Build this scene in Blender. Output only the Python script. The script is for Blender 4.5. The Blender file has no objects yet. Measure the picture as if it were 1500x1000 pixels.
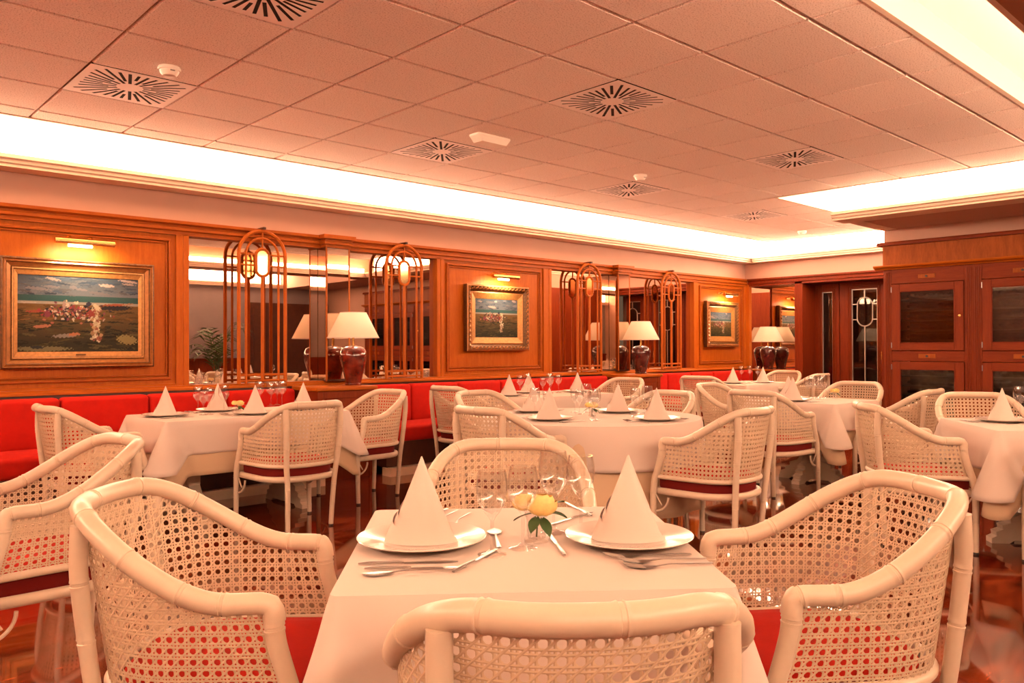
import bpy, bmesh, math, random
from mathutils import Vector, Matrix
import numpy as np
random.seed(7)
PI = math.pi
S = bpy.context.scene
COL = S.collection

# ---------------------------------------------------------------- camera
FPX = 1176.0
YAW, PITCH, ROLL = 0.823732, 0.0072854, -0.0032362
CAMZ = 1.2
def cam_basis():
    f = Vector((math.cos(YAW)*math.cos(PITCH), math.sin(YAW)*math.cos(PITCH), math.sin(PITCH)))
    r = Vector((math.sin(YAW), -math.cos(YAW), 0)); u = r.cross(f)
    c, s = math.cos(ROLL), math.sin(ROLL)
    return f, c*r+s*u, -s*r+c*u
CF, CR, CU = cam_basis()
cd = bpy.data.cameras.new('camera'); cam = bpy.data.objects.new('camera', cd); COL.objects.link(cam)
cd.sensor_width = 36.0; cd.lens = FPX/1500*36; cd.clip_start = 0.02; cd.clip_end = 200
m = Matrix((CR, CU, -CF)).transposed().to_4x4(); m.translation = (0, 0, CAMZ); cam.matrix_world = m
S.camera = cam
def at_z(px, py, z):
    d = CF + CR*((px-750)/FPX) - CU*((py-500)/FPX); t = (z-CAMZ)/d.z
    return Vector((d.x*t, d.y*t, z))

# ---------------------------------------------------------------- light, world, exposure
W = bpy.data.worlds.new('world'); S.world = W; W.use_nodes = True
W.node_tree.nodes['Background'].inputs[0].default_value = (0.9, 0.62, 0.42, 1)
W.node_tree.nodes['Background'].inputs[1].default_value = 0.05
LIGHT = (1.0, 0.615, 0.39)       # warm colour of the cove glow
COVE = 13.0                       # emission strength of the cove light panels
S.view_settings.view_transform = 'Standard'; S.view_settings.look = 'None'
S.view_settings.gamma = 1.0; S.view_settings.use_curve_mapping = False
S.view_settings.exposure = 1.93
cy = S.cycles
cy.use_denoising = True
cy.max_bounces = 12; cy.diffuse_bounces = 8; cy.glossy_bounces = 5; cy.transmission_bounces = 6; cy.transparent_max_bounces = 24
cy.sample_clamp_indirect = 12.0; cy.caustics_reflective = True; cy.caustics_refractive = False

# ---------------------------------------------------------------- materials
def new_mat(name):
    mt = bpy.data.materials.new(name); mt.use_nodes = True
    nt = mt.node_tree; return mt, nt, nt.nodes['Principled BSDF']
def setp(b, **k):
    for n, v in k.items():
        n = n.replace('_', ' ')
        if n in b.inputs: b.inputs[n].default_value = v
def rgba(c): return (c[0], c[1], c[2], 1)
def coords(nt, scale=(1, 1, 1), rot=(0, 0, 0)):
    t = nt.nodes.new('ShaderNodeTexCoord'); mp = nt.nodes.new('ShaderNodeMapping')
    nt.links.new(t.outputs['Object'], mp.inputs[0]); mp.inputs['Scale'].default_value = scale; mp.inputs['Rotation'].default_value = rot
    return mp.outputs[0]
def noise(nt, vec, scale, detail=4, rough=.5, dist=0):
    n = nt.nodes.new('ShaderNodeTexNoise'); n.inputs['Scale'].default_value = scale; n.inputs['Detail'].default_value = detail
    n.inputs['Roughness'].default_value = rough; n.inputs['Distortion'].default_value = dist
    if vec: nt.links.new(vec, n.inputs['Vector'])
    return n.outputs[0]
def ramp(nt, fac, stops):
    r = nt.nodes.new('ShaderNodeValToRGB'); e = r.color_ramp.elements
    while len(e) < len(stops): e.new(0.5)
    for i, (p, c) in enumerate(stops): e[i].position = p; e[i].color = rgba(c)
    nt.links.new(fac, r.inputs[0]); return r.outputs[0]
def bump(nt, b, h, strength=.2, dist=.002):
    n = nt.nodes.new('ShaderNodeBump'); n.inputs['Strength'].default_value = strength; n.inputs['Distance'].default_value = dist
    nt.links.new(h, n.inputs['Height']); nt.links.new(n.outputs[0], b.inputs['Normal'])
def plain(name, col, rough=.5, metal=0, spec=.5, coat=0, var=0, vscale=8, bmp=0, bscale=60, sheen=0):
    mt, nt, b = new_mat(name); setp(b, Base_Color=rgba(col), Roughness=rough, Metallic=metal, Specular_IOR_Level=spec, Coat_Weight=coat, Coat_Roughness=.08, Sheen_Weight=sheen)
    if var:
        n = noise(nt, coords(nt), vscale, 5, .6)
        lo = tuple(max(0, c*(1-var)) for c in col); hi = tuple(min(1, c*(1+var)) for c in col)
        nt.links.new(ramp(nt, n, [(.3, lo), (.7, hi)]), b.inputs['Base Color'])
    if bmp: bump(nt, b, noise(nt, coords(nt), bscale, 3), bmp, .002)
    return mt
def wood(name, lo, hi, scale=(6, 6, .7), rough=.45, coat=.0, rot=(0, 0, 0)):
    mt, nt, b = new_mat(name); setp(b, Roughness=rough, Coat_Weight=coat, Coat_Roughness=.12, Specular_IOR_Level=.14)
    v = coords(nt, scale, rot)
    a = noise(nt, v, 6, 6, .62, .6); g = noise(nt, v, 38, 3, .6)
    mx = nt.nodes.new('ShaderNodeMath'); mx.operation = 'MULTIPLY_ADD'; mx.inputs[1].default_value = .35
    nt.links.new(g, mx.inputs[0]); sc = nt.nodes.new('ShaderNodeMath'); sc.operation = 'MULTIPLY'; sc.inputs[1].default_value = .65
    nt.links.new(a, sc.inputs[0]); nt.links.new(sc.outputs[0], mx.inputs[2])
    mid = tuple((x+y)/2 for x, y in zip(lo, hi))
    nt.links.new(ramp(nt, mx.outputs[0], [(.33, lo), (.5, mid), (.66, hi)]), b.inputs['Base Color'])
    bump(nt, b, g, .06, .001)
    return mt
M = {}
M['wood'] = wood('honey_wood', (.30, .066, .004), (.41, .107, .009), (7, 7, .8))
M['wood_h'] = wood('honey_wood_horizontal', (.30, .066, .004), (.41, .107, .009), (.8, 7, 7))
M['wood_y'] = wood('honey_wood_crosswise', (.30, .066, .004), (.41, .107, .009), (7, .8, 7))
M['wood_trim'] = wood('honey_wood_trim', (.25, .052, .005), (.36, .09, .009), (2, 7, 7))
M['cab'] = wood('reddish_wood', (.135, .019, .0035), (.20, .033, .006), (6, 6, .7))
M['cab_h'] = wood('reddish_wood_horizontal', (.135, .019, .0035), (.20, .033, .006), (6, .7, 6))
M['fascia'] = wood('veneer_wood', (.19, .042, .006), (.32, .085, .014), (3, 3, .5))
M['door'] = wood('dark_red_wood', (.115, .015, .003), (.18, .027, .005), (7, 7, .7))
M['lattice'] = wood('lattice_wood', (.30, .066, .006), (.39, .10, .011), (5, 5, 1.2))
M['darkwood'] = plain('dark_wood', (.06, .016, .006), .4, var=.3)
M['pink'] = plain('pink_plaster', (.46, .285, .225), .85, var=.03, vscale=2)
M['cornice'] = plain('cornice_plaster', (.70, .57, .46), .7)
M['white_plaster'] = plain('white_plaster', (.9, .86, .8), .8)
M['grey_wall'] = plain('grey_wall', (.22, .19, .205), .9, var=.06, vscale=2)
M['white_metal'] = plain('white_enamel', (.95, .86, .82), .6)
M['white_plastic'] = plain('white_plastic', (.85, .78, .7), .45)
M['void'] = plain('dark_void', (.012, .01, .009), .9)
M['paint'] = plain('cream_gloss_paint', (.545, .435, .33), .36, spec=.4, coat=.08, var=.04, vscale=20)
M['cane'] = plain('cane_strand', (.525, .40, .275), .5, var=.08, vscale=60)
M['red'] = plain('red_fabric', (.40, .008, .002), .85, spec=.2, var=.10, vscale=14, bmp=.25, bscale=400)
M['crimson'] = plain('crimson_side', (.13, .005, .003), .85, spec=.2, bmp=.2, bscale=400)
M['plinth'] = plain('beige_marble', (.72, .55, .40), .3, var=.08, vscale=6)
M['linen'] = plain('white_linen', (.545, .46, .41), .85, spec=.2, bmp=.05, bscale=700)
M['linen2'] = plain('cream_linen', (.53, .385, .255), .85, bmp=.05, bscale=700)
M['napkin'] = plain('napkin_linen', (.575, .475, .42), .85, spec=.2, bmp=.05, bscale=600)
M['china'] = plain('white_china', (.58, .515, .46), .18, coat=.2)
M['steel'] = plain('polished_steel', (.36, .33, .31), .28, 1)
M['steel_dark'] = plain('dark_steel', (.3, .27, .25), .3, 1)
M['brass'] = plain('brass', (.80, .50, .16), .25, 1)
M['gold'] = plain('gilded_wood', (.27, .10, .024), .36, .4, var=.2, vscale=30)
M['gold_pale'] = plain('pale_gilding', (.36, .16, .045), .38, .4, var=.25, vscale=40)
M['gold_dark'] = plain('dark_gilding', (.10, .042, .013), .35, .5, var=.5, vscale=60)
M['lamp_red'] = plain('red_glazed_ceramic', (.11, .010, .004), .16, coat=.6, var=.7, vscale=10)
M['lamp_dark'] = plain('dark_glazed_ceramic', (.06, .012, .010), .16, coat=.6, var=.5, vscale=10)
M['black'] = plain('black_rubber', (.02, .018, .016), .5)
M['pot'] = plain('dark_pot', (.03, .025, .022), .4)
M['leaf'] = plain('dark_leaf', (.03, .07, .02), .45, var=.3)
M['petal'] = plain('yellow_petal', (.78, .56, .20), .65, var=.15, vscale=40)
M['came'] = plain('lead_came', (.40, .37, .33), .4, .8)
M['shelf'] = plain('dark_shelf', (.06, .035, .025), .5)
M['bottle'] = plain('dark_bottle_glass', (.018, .016, .010), .12, coat=.3)
M['foil'] = plain('bottle_foil', (.25, .08, .04), .35, .5)
def mirror_mat():
    mt, nt, b = new_mat('tinted_mirror'); setp(b, Base_Color=(.74, .60, .50, 1), Metallic=1.0, Roughness=.012); return mt
M['mirror'] = mirror_mat()
def glass_mat(name, tint, gl=.9):
    mt, nt, b = new_mat(name); nt.nodes.remove(b)
    out = [n for n in nt.nodes if n.type == 'OUTPUT_MATERIAL'][0]
    t = nt.nodes.new('ShaderNodeBsdfTransparent'); t.inputs[0].default_value = rgba(tint)
    g = nt.nodes.new('ShaderNodeBsdfGlossy'); g.inputs[0].default_value = (gl, gl, gl, 1); g.inputs['Roughness'].default_value = .02
    lw = nt.nodes.new('ShaderNodeLayerWeight'); pw = nt.nodes.new('ShaderNodeMath'); pw.operation = 'POWER'; pw.inputs[1].default_value = 4.0
    nt.links.new(lw.outputs['Facing'], pw.inputs[0]); fr = nt.nodes.new('ShaderNodeMath'); fr.operation = 'MULTIPLY_ADD'; fr.inputs[1].default_value = .85; fr.inputs[2].default_value = .06
    nt.links.new(pw.outputs[0], fr.inputs[0])
    mx = nt.nodes.new('ShaderNodeMixShader'); nt.links.new(fr.outputs[0], mx.inputs[0]); nt.links.new(t.outputs[0], mx.inputs[1]); nt.links.new(g.outputs[0], mx.inputs[2])
    nt.links.new(mx.outputs[0], out.inputs[0]); return mt
M['glass'] = glass_mat('clear_crystal', (.955, .955, .955))
M['pane'] = glass_mat('dark_glass_pane', (.55, .5, .46))
def emit(name, col, st):
    mt, nt, b = new_mat(name); nt.nodes.remove(b); out = [n for n in nt.nodes if n.type == 'OUTPUT_MATERIAL'][0]
    e = nt.nodes.new('ShaderNodeEmission'); e.inputs[0].default_value = rgba(col); e.inputs[1].default_value = st
    nt.links.new(e.outputs[0], out.inputs[0]); return mt
M['cove'] = emit('cove_glow_panel', LIGHT, COVE)
M['bulb'] = emit('picture_bulb', (1, .78, .5), 6)
def shade_mat():
    mt, nt, b = new_mat('lamp_shade_cloth'); out = [n for n in nt.nodes if n.type == 'OUTPUT_MATERIAL'][0]
    setp(b, Base_Color=(.66, .58, .48, 1), Roughness=.9)
    t = nt.nodes.new('ShaderNodeBsdfTranslucent'); t.inputs[0].default_value = (.95, .84, .70, 1)
    mx = nt.nodes.new('ShaderNodeMixShader'); mx.inputs[0].default_value = .4
    nt.links.new(b.outputs[0], mx.inputs[1]); nt.links.new(t.outputs[0], mx.inputs[2]); nt.links.new(mx.outputs[0], out.inputs[0]); return mt
M['shade'] = shade_mat()
def tile_mat():
    mt, nt, b = new_mat('fissured_tile'); setp(b, Roughness=.95, Specular_IOR_Level=.1)
    v = coords(nt); n1 = noise(nt, v, 130, 3, .7); n2 = noise(nt, v, 4, 2)
    oi = nt.nodes.new('ShaderNodeObjectInfo')
    c = ramp(nt, n1, [(.36, (.50, .41, .36)), (.45, (.93, .83, .77)), (.65, (.97, .89, .84))])
    mx = nt.nodes.new('ShaderNodeMix'); mx.data_type = 'RGBA'; mx.blend_type = 'MULTIPLY'; mx.inputs[0].default_value = .07
    nt.links.new(c, mx.inputs[6]); nt.links.new(oi.outputs['Random'], mx.inputs[7]); nt.links.new(mx.outputs[2], b.inputs['Base Color'])
    bump(nt, b, n1, .5, .003); return mt
M['tile'] = tile_mat()
M['tile_back'] = plain('ceiling_grid', (.45, .28, .2), .9)
def floor_mat():
    mt, nt, b = new_mat('polished_red_marble'); setp(b, Roughness=.05, Specular_IOR_Level=.6, Coat_Weight=.4, Coat_Roughness=.03)
    v = coords(nt, (1, 1, 1), (0, 0, .75)); v2 = coords(nt, (.7, 3.2, 1), (0, 0, .82))
    a = noise(nt, v2, 3.2, 9, .68, 1.2); c = noise(nt, v, 1.1, 3, .5, .5)
    col = ramp(nt, a, [(.28, (.018, .003, .0015)), (.42, (.085, .011, .003)), (.54, (.20, .030, .007)), (.70, (.40, .08, .018))])
    cm = ramp(nt, c, [(.3, (.55, .5, .5)), (.7, (1, 1, 1))])
    mx = nt.nodes.new('ShaderNodeMix'); mx.data_type = 'RGBA'; mx.blend_type = 'MULTIPLY'; mx.inputs[0].default_value = 1
    nt.links.new(col, mx.inputs[6]); nt.links.new(cm, mx.inputs[7]); nt.links.new(mx.outputs[2], b.inputs['Base Color']); return mt
M['floor'] = floor_mat()
def attr_mat():
    mt, nt, b = new_mat('oil_paint'); setp(b, Roughness=.5, Specular_IOR_Level=.12)
    a = nt.nodes.new('ShaderNodeVertexColor'); a.layer_name = 'paint'
    nt.links.new(a.outputs[0], b.inputs['Base Color']); bump(nt, b, noise(nt, coords(nt), 90, 4), .25, .003); return mt
M['oil'] = attr_mat()

# ---------------------------------------------------------------- mesh helpers
class MB:
    def __init__(s): s.v = []; s.f = []; s.sm = []
    def add(s, V, F, smooth=False):
        o = len(s.v); s.v += [tuple(p) for p in V]; s.f += [tuple(i+o for i in f) for f in F]; s.sm += [smooth]*len(F); return s
    def box(s, x0, x1, y0, y1, z0, z1):
        V = [(x, y, z) for z in (z0, z1) for y in (y0, y1) for x in (x0, x1)]
        return s.add(V, [(0, 2, 3, 1), (4, 5, 7, 6), (0, 1, 5, 4), (2, 6, 7, 3), (0, 4, 6, 2), (1, 3, 7, 5)])
    def bbox(s, x0, x1, y0, y1, z0, z1, b=.004, seg=1):
        bm = bmesh.new(); bmesh.ops.create_cube(bm, size=1)
        for v in bm.verts: v.co = Vector(((x0+x1)/2+v.co.x*(x1-x0), (y0+y1)/2+v.co.y*(y1-y0), (z0+z1)/2+v.co.z*(z1-z0)))
        bmesh.ops.bevel(bm, geom=bm.edges[:], offset=b, segments=seg, affect='EDGES', profile=.5)
        s.addbm(bm, seg > 1); return s
    def addbm(s, bm, smooth=False):
        bm.verts.index_update(); s.add([v.co[:] for v in bm.verts], [[v.index for v in f.verts] for f in bm.faces], smooth); bm.free()
    def tube(s, path, rad, seg=10, caps=True, up=None):
        P = [Vector(p) for p in path]; n = len(P)
        R = rad if isinstance(rad, (list, tuple)) else [rad]*n
        T = [(P[min(i+1, n-1)]-P[max(i-1, 0)]).normalized() for i in range(n)]
        a = Vector(up) if up else (Vector((0, 0, 1)) if abs(T[0].z) < .9 else Vector((1, 0, 0)))
        N = (a - T[0]*a.dot(T[0])).normalized(); V = []
        for i in range(n):
            N = (N - T[i]*N.dot(T[i])).normalized(); B = T[i].cross(N)
            r = R[i]; ra, rb = r if isinstance(r, tuple) else (r, r)
            for k in range(seg):
                t = 2*PI*k/seg; V.append(P[i]+N*(ra*math.cos(t))+B*(rb*math.sin(t)))
        F = [(i*seg+k, i*seg+(k+1) % seg, (i+1)*seg+(k+1) % seg, (i+1)*seg+k) for i in range(n-1) for k in range(seg)]
        if caps: F += [tuple(range(seg))[::-1], tuple((n-1)*seg+k for k in range(seg))]
        return s.add(V, F, True)
    def loop(s, path, rad, seg=8):
        P = [Vector(p) for p in path]; n = len(P); V = []
        for i in range(n):
            T = (P[(i+1) % n]-P[i-1]).normalized(); N = Vector((0, 0, 1)); N = (N-T*N.dot(T))
            N = N.normalized() if N.length > .3 else Vector((0, 1, 0)); N = (N-T*N.dot(T)).normalized(); B = T.cross(N)
            ra, rb = rad if isinstance(rad, tuple) else (rad, rad)
            for k in range(seg):
                t = 2*PI*k/seg; V.append(P[i]+N*(ra*math.cos(t))+B*(rb*math.sin(t)))
        F = [(i*seg+k, i*seg+(k+1) % seg, ((i+1) % n)*seg+(k+1) % seg, ((i+1) % n)*seg+k) for i in range(n) for k in range(seg)]
        return s.add(V, F, True)
    def lathe(s, prof, seg=24, center=(0, 0, 0)):
        V = []; F = []; n = len(prof); cx, cy_, cz = center
        for r, z in prof:
            for k in range(seg):
                t = 2*PI*k/seg; V.append((cx+r*math.cos(t), cy_+r*math.sin(t), cz+z))
        for i in range(n-1):
            for k in range(seg): F.append((i*seg+k, i*seg+(k+1) % seg, (i+1)*seg+(k+1) % seg, (i+1)*seg+k))
        return s.add(V, F, True)
    def prism(s, poly, a, b, axis='z', smooth=False):
        n = len(poly)
        def P(u, v, w): return {'z': (u, v, w), 'y': (u, w, v), 'x': (w, u, v)}[axis]
        V = [P(u, v, a) for u, v in poly]+[P(u, v, b) for u, v in poly]
        return s.add(V, [tuple(range(n))[::-1], tuple(range(n, 2*n))]+[(i, (i+1) % n, (i+1) % n+n, i+n) for i in range(n)], smooth)
    def sweep(s, prof, x0, x1, axis='x'):
        """profile [(d,z)] swept: axis x -> y=d ; axis y -> x=d"""
        n = len(prof); V = []
        for t in (x0, x1):
            for d, z in prof: V.append((t, d, z) if axis == 'x' else (d, t, z))
        return s.add(V, [(i, (i+1) % n, (i+1) % n+n, i+n) for i in range(n)]+[tuple(range(n)), tuple(range(2*n-1, n-1, -1))])
    def mesh(s, name, mat):
        me = bpy.data.meshes.new(name); me.from_pydata(s.v, [], s.f)
        me.polygons.foreach_set('use_smooth', s.sm)
        mats = mat if isinstance(mat, (list, tuple)) else [mat]
        for m_ in mats: me.materials.append(M[m_] if isinstance(m_, str) else m_)
        bm = bmesh.new(); bm.from_mesh(me); bmesh.ops.recalc_face_normals(bm, faces=bm.faces[:]); bm.to_mesh(me); bm.free()
        if any(s.sm): 
            try: me.set_sharp_from_angle(angle=math.radians(42))
            except Exception: pass
        me.update(); return me
    def obj(s, name, mat, parent=None, loc=None, rz=0):
        return link(name, s.mesh(name, mat), parent, loc, rz)
def link(name, me, parent=None, loc=None, rz=0):
    o = bpy.data.objects.new(name, me); COL.objects.link(o)
    if parent: o.parent = parent
    if loc is not None: o.location = loc
    if rz: o.rotation_euler = (0, 0, rz)
    return o
def tag(o, label, cat, group=None):
    o['label'] = label; o['category'] = cat
    if group: o['group'] = group
    return o
def thing(name, label, cat, loc=(0, 0, 0), rz=0, group=None):
    o = bpy.data.objects.new(name, None); COL.objects.link(o); o.location = loc; o.rotation_euler = (0, 0, rz); o.empty_display_size = .1
    return tag(o, label, cat, group)
def struct(o): o['kind'] = 'structure'; return o
def copy_tree(src, parent=None):
    c = src.copy(); COL.objects.link(c)
    if parent: c.parent = parent
    for ch in list(src.children): copy_tree(ch, c)
    return c

# ================================================================ SETTING
CEIL = 2.791; LIPB, LIPT = 2.528, 2.615; REC = 2.94
WY = 6.95; MY = 7.01; FX = 11.6; BX = 9.4     # wood face of long wall, mirror plane, far wall, cabinet plane
X0, Y0 = -3.0, -2.7
f_ = struct(MB().box(X0-.2, 12.6, Y0-.2, 7.4, -.1, 0).obj('floor', 'floor'))

# ---- ceiling: backing slab + tiles hung below it
ceil = MB()
ceil.box(-2.30, 7.88, 1.60, 6.30, CEIL+.016, REC+.02); ceil.box(7.88, 11.15, 4.39, 6.30, CEIL+.016, REC+.02)
ceil = struct(ceil.obj('ceiling', 'tile_back'))
GX, GY = 2.515, 3.0707
def tile_mesh(w, d):
    bm = bmesh.new(); bmesh.ops.create_cube(bm, size=1)
    for v in bm.verts: v.co = Vector((v.co.x*(w-.012), v.co.y*(d-.016), (v.co.z+.5)*.022))
    low = [e for e in bm.edges if all(v.co.z < .001 for v in e.verts)]
    bmesh.ops.bevel(bm, geom=low, offset=.007, segments=1, affect='EDGES')
    mb = MB(); mb.addbm(bm); return mb.mesh('ceiling_tile', 'tile')
tile_cache = {}
VENTS = [(-2, 3), (-2, 0), (2, 0), (2, 3), (6, 0), (6, 3), (10, 3)]
for i in range(-9, 16):
    for k in range(-3, 7):
        if (i, k) in VENTS: continue
        x0, x1, y0, y1 = GX+.6*i, GX+.6*(i+1), GY+.6*k, GY+.6*(k+1)
        x0, x1, y0, y1 = max(x0, -2.30), min(x1, 11.15), max(y0, 1.605), min(y1, 6.30)
        if y0 < 4.38: x1 = min(x1, 7.88)
        if y0 < 4.3 < y1 and x0 > 7.8: y0 = 4.39
        if x1-x0 < .04 or y1-y0 < .04: continue
        if x0 < 7.88 < x1: pass
        if x0 >= 7.87 and y0 < 4.39:
            y0 = 4.39
            if y1-y0 < .04: continue
        key = (round(x1-x0, 3), round(y1-y0, 3))
        if key not in tile_cache: tile_cache[key] = tile_mesh(*key)
        link('ceiling_tile', tile_cache[key], ceil, ((x0+x1)/2, (y0+y1)/2, CEIL))
# strip of tile between notch line and y=4.39 right of x=7.88
for i in range(8, 15):
    x0, x1 = max(GX+.6*i, 7.88), min(GX+.6*(i+1), 11.15)
    if x1-x0 < .05: continue
    key = (round(x1-x0, 3), round(GY+1.8+.6-.6-4.39, 3))
    if key[1] > .05:
        if key not in tile_cache: tile_cache[key] = tile_mesh(*key)
        link('ceiling_tile', tile_cache[key], ceil, ((x0+x1)/2, (4.39+GY+1.8)/2, CEIL))
edge = MB()   # pale edging of the hung field
for (a, b, c, d) in ((-2.33, 7.91, 1.572, 1.602), (-2.33, 11.18, 6.302, 6.332), (11.152, 11.182, 4.36, 6.332), (7.882, 7.912, 1.572, 4.36), (7.882, 11.182, 4.358, 4.388), (-2.332, -2.302, 1.572, 6.332)):
    edge.box(a, b, c, d, CEIL-.004, REC+.02)
struct(edge.obj('trim_1', 'cornice'))
# raised plaster above the cove recess
rec = MB(); rec.box(X0, 12.3, .9, 7.2, REC, REC+.05); struct(rec.obj('trim_2', 'white_plaster'))

# ---- cove cornices (lips) and panels glowing in place of tube-lit plaster
LP = [(0, LIPB), (.0, LIPB+.018), (.018, LIPB+.028), (.022, LIPB+.05), (.045, LIPB+.058), (.045, LIPT)]   # stepped moulding outwards
def lip(mb, p0, p1, axis, face, sign, back):
    prof = [(face-sign*(.045-d), z) for d, z in LP]+[(back, LIPT), (back, LIPB)]
    mb.sweep(prof, p0, p1, axis)
co = MB()
lip(co, X0, FX, 'x', 6.72, -1, 6.97)              # along the long wall (faces the room)
struct(co.obj('trim_3', 'cornice'))
co = MB(); lip(co, 3.88, 6.72, 'y', 11.37, -1, 11.62); struct(co.obj('trim_4', 'cornice'))
co = MB(); lip(co, 1.06, 3.925, 'y', 8.22, -1, 8.55); struct(co.obj('trim_5', 'cornice'))
co = MB(); lip(co, 8.552, FX, 'x', 3.925, 1, 3.72); struct(co.obj('trim_17', 'cornice'))
co = MB(); lip(co, X0, 8.335, 'x', 1.06, 1, .86); struct(co.obj('trim_6', 'cornice'))
co = MB(); lip(co, .9, 6.97, 'y', -2.75, 1, -2.98); struct(co.obj('trim_7', 'cornice'))
def cove(name, mb, label):
    return tag(mb.obj(name, 'cove'), label, 'cove light', 'cove lights around the ceiling')
cove('cove_light', MB().box(X0+.05, FX-.05, 6.925, 6.945, LIPT+.01, REC-.015), 'long glowing white cove light above the wall with the mirrors')
cove('cove_light', MB().box(11.575, 11.595, 3.82, 6.90, LIPT+.01, REC-.015), 'short glowing white cove light above the far door')
cove('cove_light', MB().box(8.42, 8.44, 1.10, 3.80, LIPT+.01, REC-.015), 'glowing white cove light on the ledge above the wine cabinets')
cove('cove_light', MB().box(X0+.05, 8.3, .90, .92, LIPT+.01, LIPT+.08), 'glowing cove light in the recess at the top right corner')
cove('cove_light', MB().box(-2.94, -2.92, 1.1, 6.8, LIPT+.01, REC-.015), 'cove light above the end wall at the left')

# ---- walls
w = MB(); w.box(X0, 12.6, 7.06, 7.25, 0, 3.0); w.box(X0, FX, 6.965, 7.06, 2.24, 3.0); wall_back = struct(w.obj('wall_back', 'pink'))
w = MB(); w.box(FX, FX+.12, 3.7, 7.06, 2.2, 3.0); w.box(12.45, 12.6, 3.5, 7.06, 0, 3.0); w.box(FX, 12.45, 6.955, 7.06, 0, 2.2)
wall_right = struct(w.obj('wall_far', 'pink'))
w = MB(); w.box(8.46, 12.3, Y0, 3.76, LIPB+.005, REC); w.box(BX+.02, BX+.16, Y0, 3.86, 2.36, LIPB+.005); w.box(BX+.6, BX+.7, Y0, 3.88, 0, 2.6)
w.box(BX+.16, FX+.1, 3.78, 3.86, 0, LIPB+.004); w.box(BX+.02, BX+.16, Y0, -.8, 0, 2.36)
wb = struct(w.obj('wall_bulkhead', 'pink'))
MB().box(BX+.03, FX+.1, 3.862, 3.875, 0, 2.28).obj('side_panelling', 'cab', wb)
w = MB(); w.box(X0, 8.46, .50, .99, LIPB-.002, LIPB+.045); w.box(X0, 8.46, .66, .84, LIPB+.045, REC); struct(w.obj('ceiling_soffit', plain('unlit_brown_plaster', (.36, .18, .11), .85)))  # unlit soffit: its shade is put into a darker brown plaster
# second tray behind the camera (seen in the mirrors)
w = MB(); w.box(-2.3, 7.9, -2.05, 0.0, CEIL, REC+.02); struct(w.obj('ceiling_rear', 'tile'))
w = MB(); w.box(X0, 8.46, Y0, .66, REC, REC+.05); struct(w.obj('trim_18', 'white_plaster'))
w = MB(); lip(w, X0, 8.46, 'x', Y0+.16, 1, Y0-.02); struct(w.obj('trim_19', 'cornice'))
w = MB(); lip(w, X0, 8.46, 'x', .46, -1, .66); struct(w.obj('trim_20', 'cornice'))
cove('cove_light', MB().box(X0+.05, 8.4, Y0+.01, Y0+.03, LIPT+.01, REC-.015), 'cove light reflected in the left mirror as the lower bright band')
cove('cove_light', MB().box(X0+.05, 8.4, .63, .65, LIPT+.01, LIPT+.10), 'cove light on the rear side of the ceiling beam')
cove('cove_light', MB().box(8.5, FX-.05, 3.775, 3.795, LIPT+.01, REC-.015), 'cove light along the side of the bulkhead facing the far door')
w = MB(); w.box(X0-.15, X0, Y0, 7.2, 0, 3.0); struct(w.obj('wall_left', 'pink'))
w = MB(); w.box(X0, BX+.6, Y0-.15, Y0, .95, 3.0); wf = struct(w.obj('wall_front', 'grey_wall'))
w = MB(); w.box(X0, 7.6, Y0-.02, Y0+.02, 0, .96); w.box(X0, 7.6, Y0-.02, Y0+.05, .95, .99); w.obj('wainscot', 'door', wf)
w = MB(); w.box(7.6, 9.4, Y0-.02, Y0+.05, 0, 2.2); w.box(7.75, 9.25, Y0+.05, Y0+.07, .1, 2.05); w.obj('door_panelling', 'darkwood', wf)

# ---- wood panelling of the long wall
def panel(x0, x1, ix0, ix1, name='wood_panel'):
    t = struct(MB().box(x0, x1, WY+.012, WY+.05, .88, 2.20).obj(name, 'wood'))
    fr = MB()
    for a, b in ((x0, ix0-.05), (ix1+.05, x1)): fr.bbox(a, b, WY-.008, WY+.03, .88, 2.20, .004)
    fr.obj('stile', 'wood', t)
    fr = MB()
    for a, b in ((.88, .905), (2.165, 2.20)): fr.bbox(ix0-.05, ix1+.05, WY-.006, WY+.03, a, b, .004)
    fr.obj('rail', 'wood_h', t)
    mo = MB()
    for k, (o, y, r) in enumerate(((0, WY-.014, .012), (.026, WY-.004, .008))):
        za, zb = .95+o, 2.118-o; xa, xb = ix0+o, ix1-o
        mo.bbox(xa-r, xb+r, y, WY+.02, za-r, za+r, .005); mo.bbox(xa-r, xb+r, y, WY+.02, zb-r, zb+r, .005)
        mo.bbox(xa-r, xa+r, y, WY+.02, za, zb, .005); mo.bbox(xb-r, xb+r, y, WY+.02, za, zb, .005)
    mo.obj('moulding', 'wood_trim', t); return t
panel(.98, 2.60, 1.10, 2.49); panel(5.375, 7.05, 5.47, 6.91); panel(10.17, 11.59, 10.30, 11.47); panel(X0, .93, X0+.15, .80)
CP = [(0, 2.165), (-.012, 2.165), (-.012, 2.195), (-.03, 2.205), (-.03, 2.225), (-.022, 2.232), (-.022, 2.245), (-.05, 2.258), (-.05, 2.283), (0, 2.283)]
cor = MB()
cor.sweep([(WY+d, z) for d, z in CP[:-1]]+[(7.06, 2.283), (7.06, 2.165)], X0, FX+.0)
struct(cor.obj('trim_8', 'wood_trim'))
# low shelf rail above the banquette
struct(MB().sweep([(6.90, .845), (6.90, .862), (6.915, .872), (6.915, .884), (7.06, .884), (7.06, .845)], X0, FX).obj('trim_9', 'wood_h'))
struct(MB().box(X0, FX, 6.93, 7.06, .0, .845).obj('trim_10', 'darkwood'))
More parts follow.
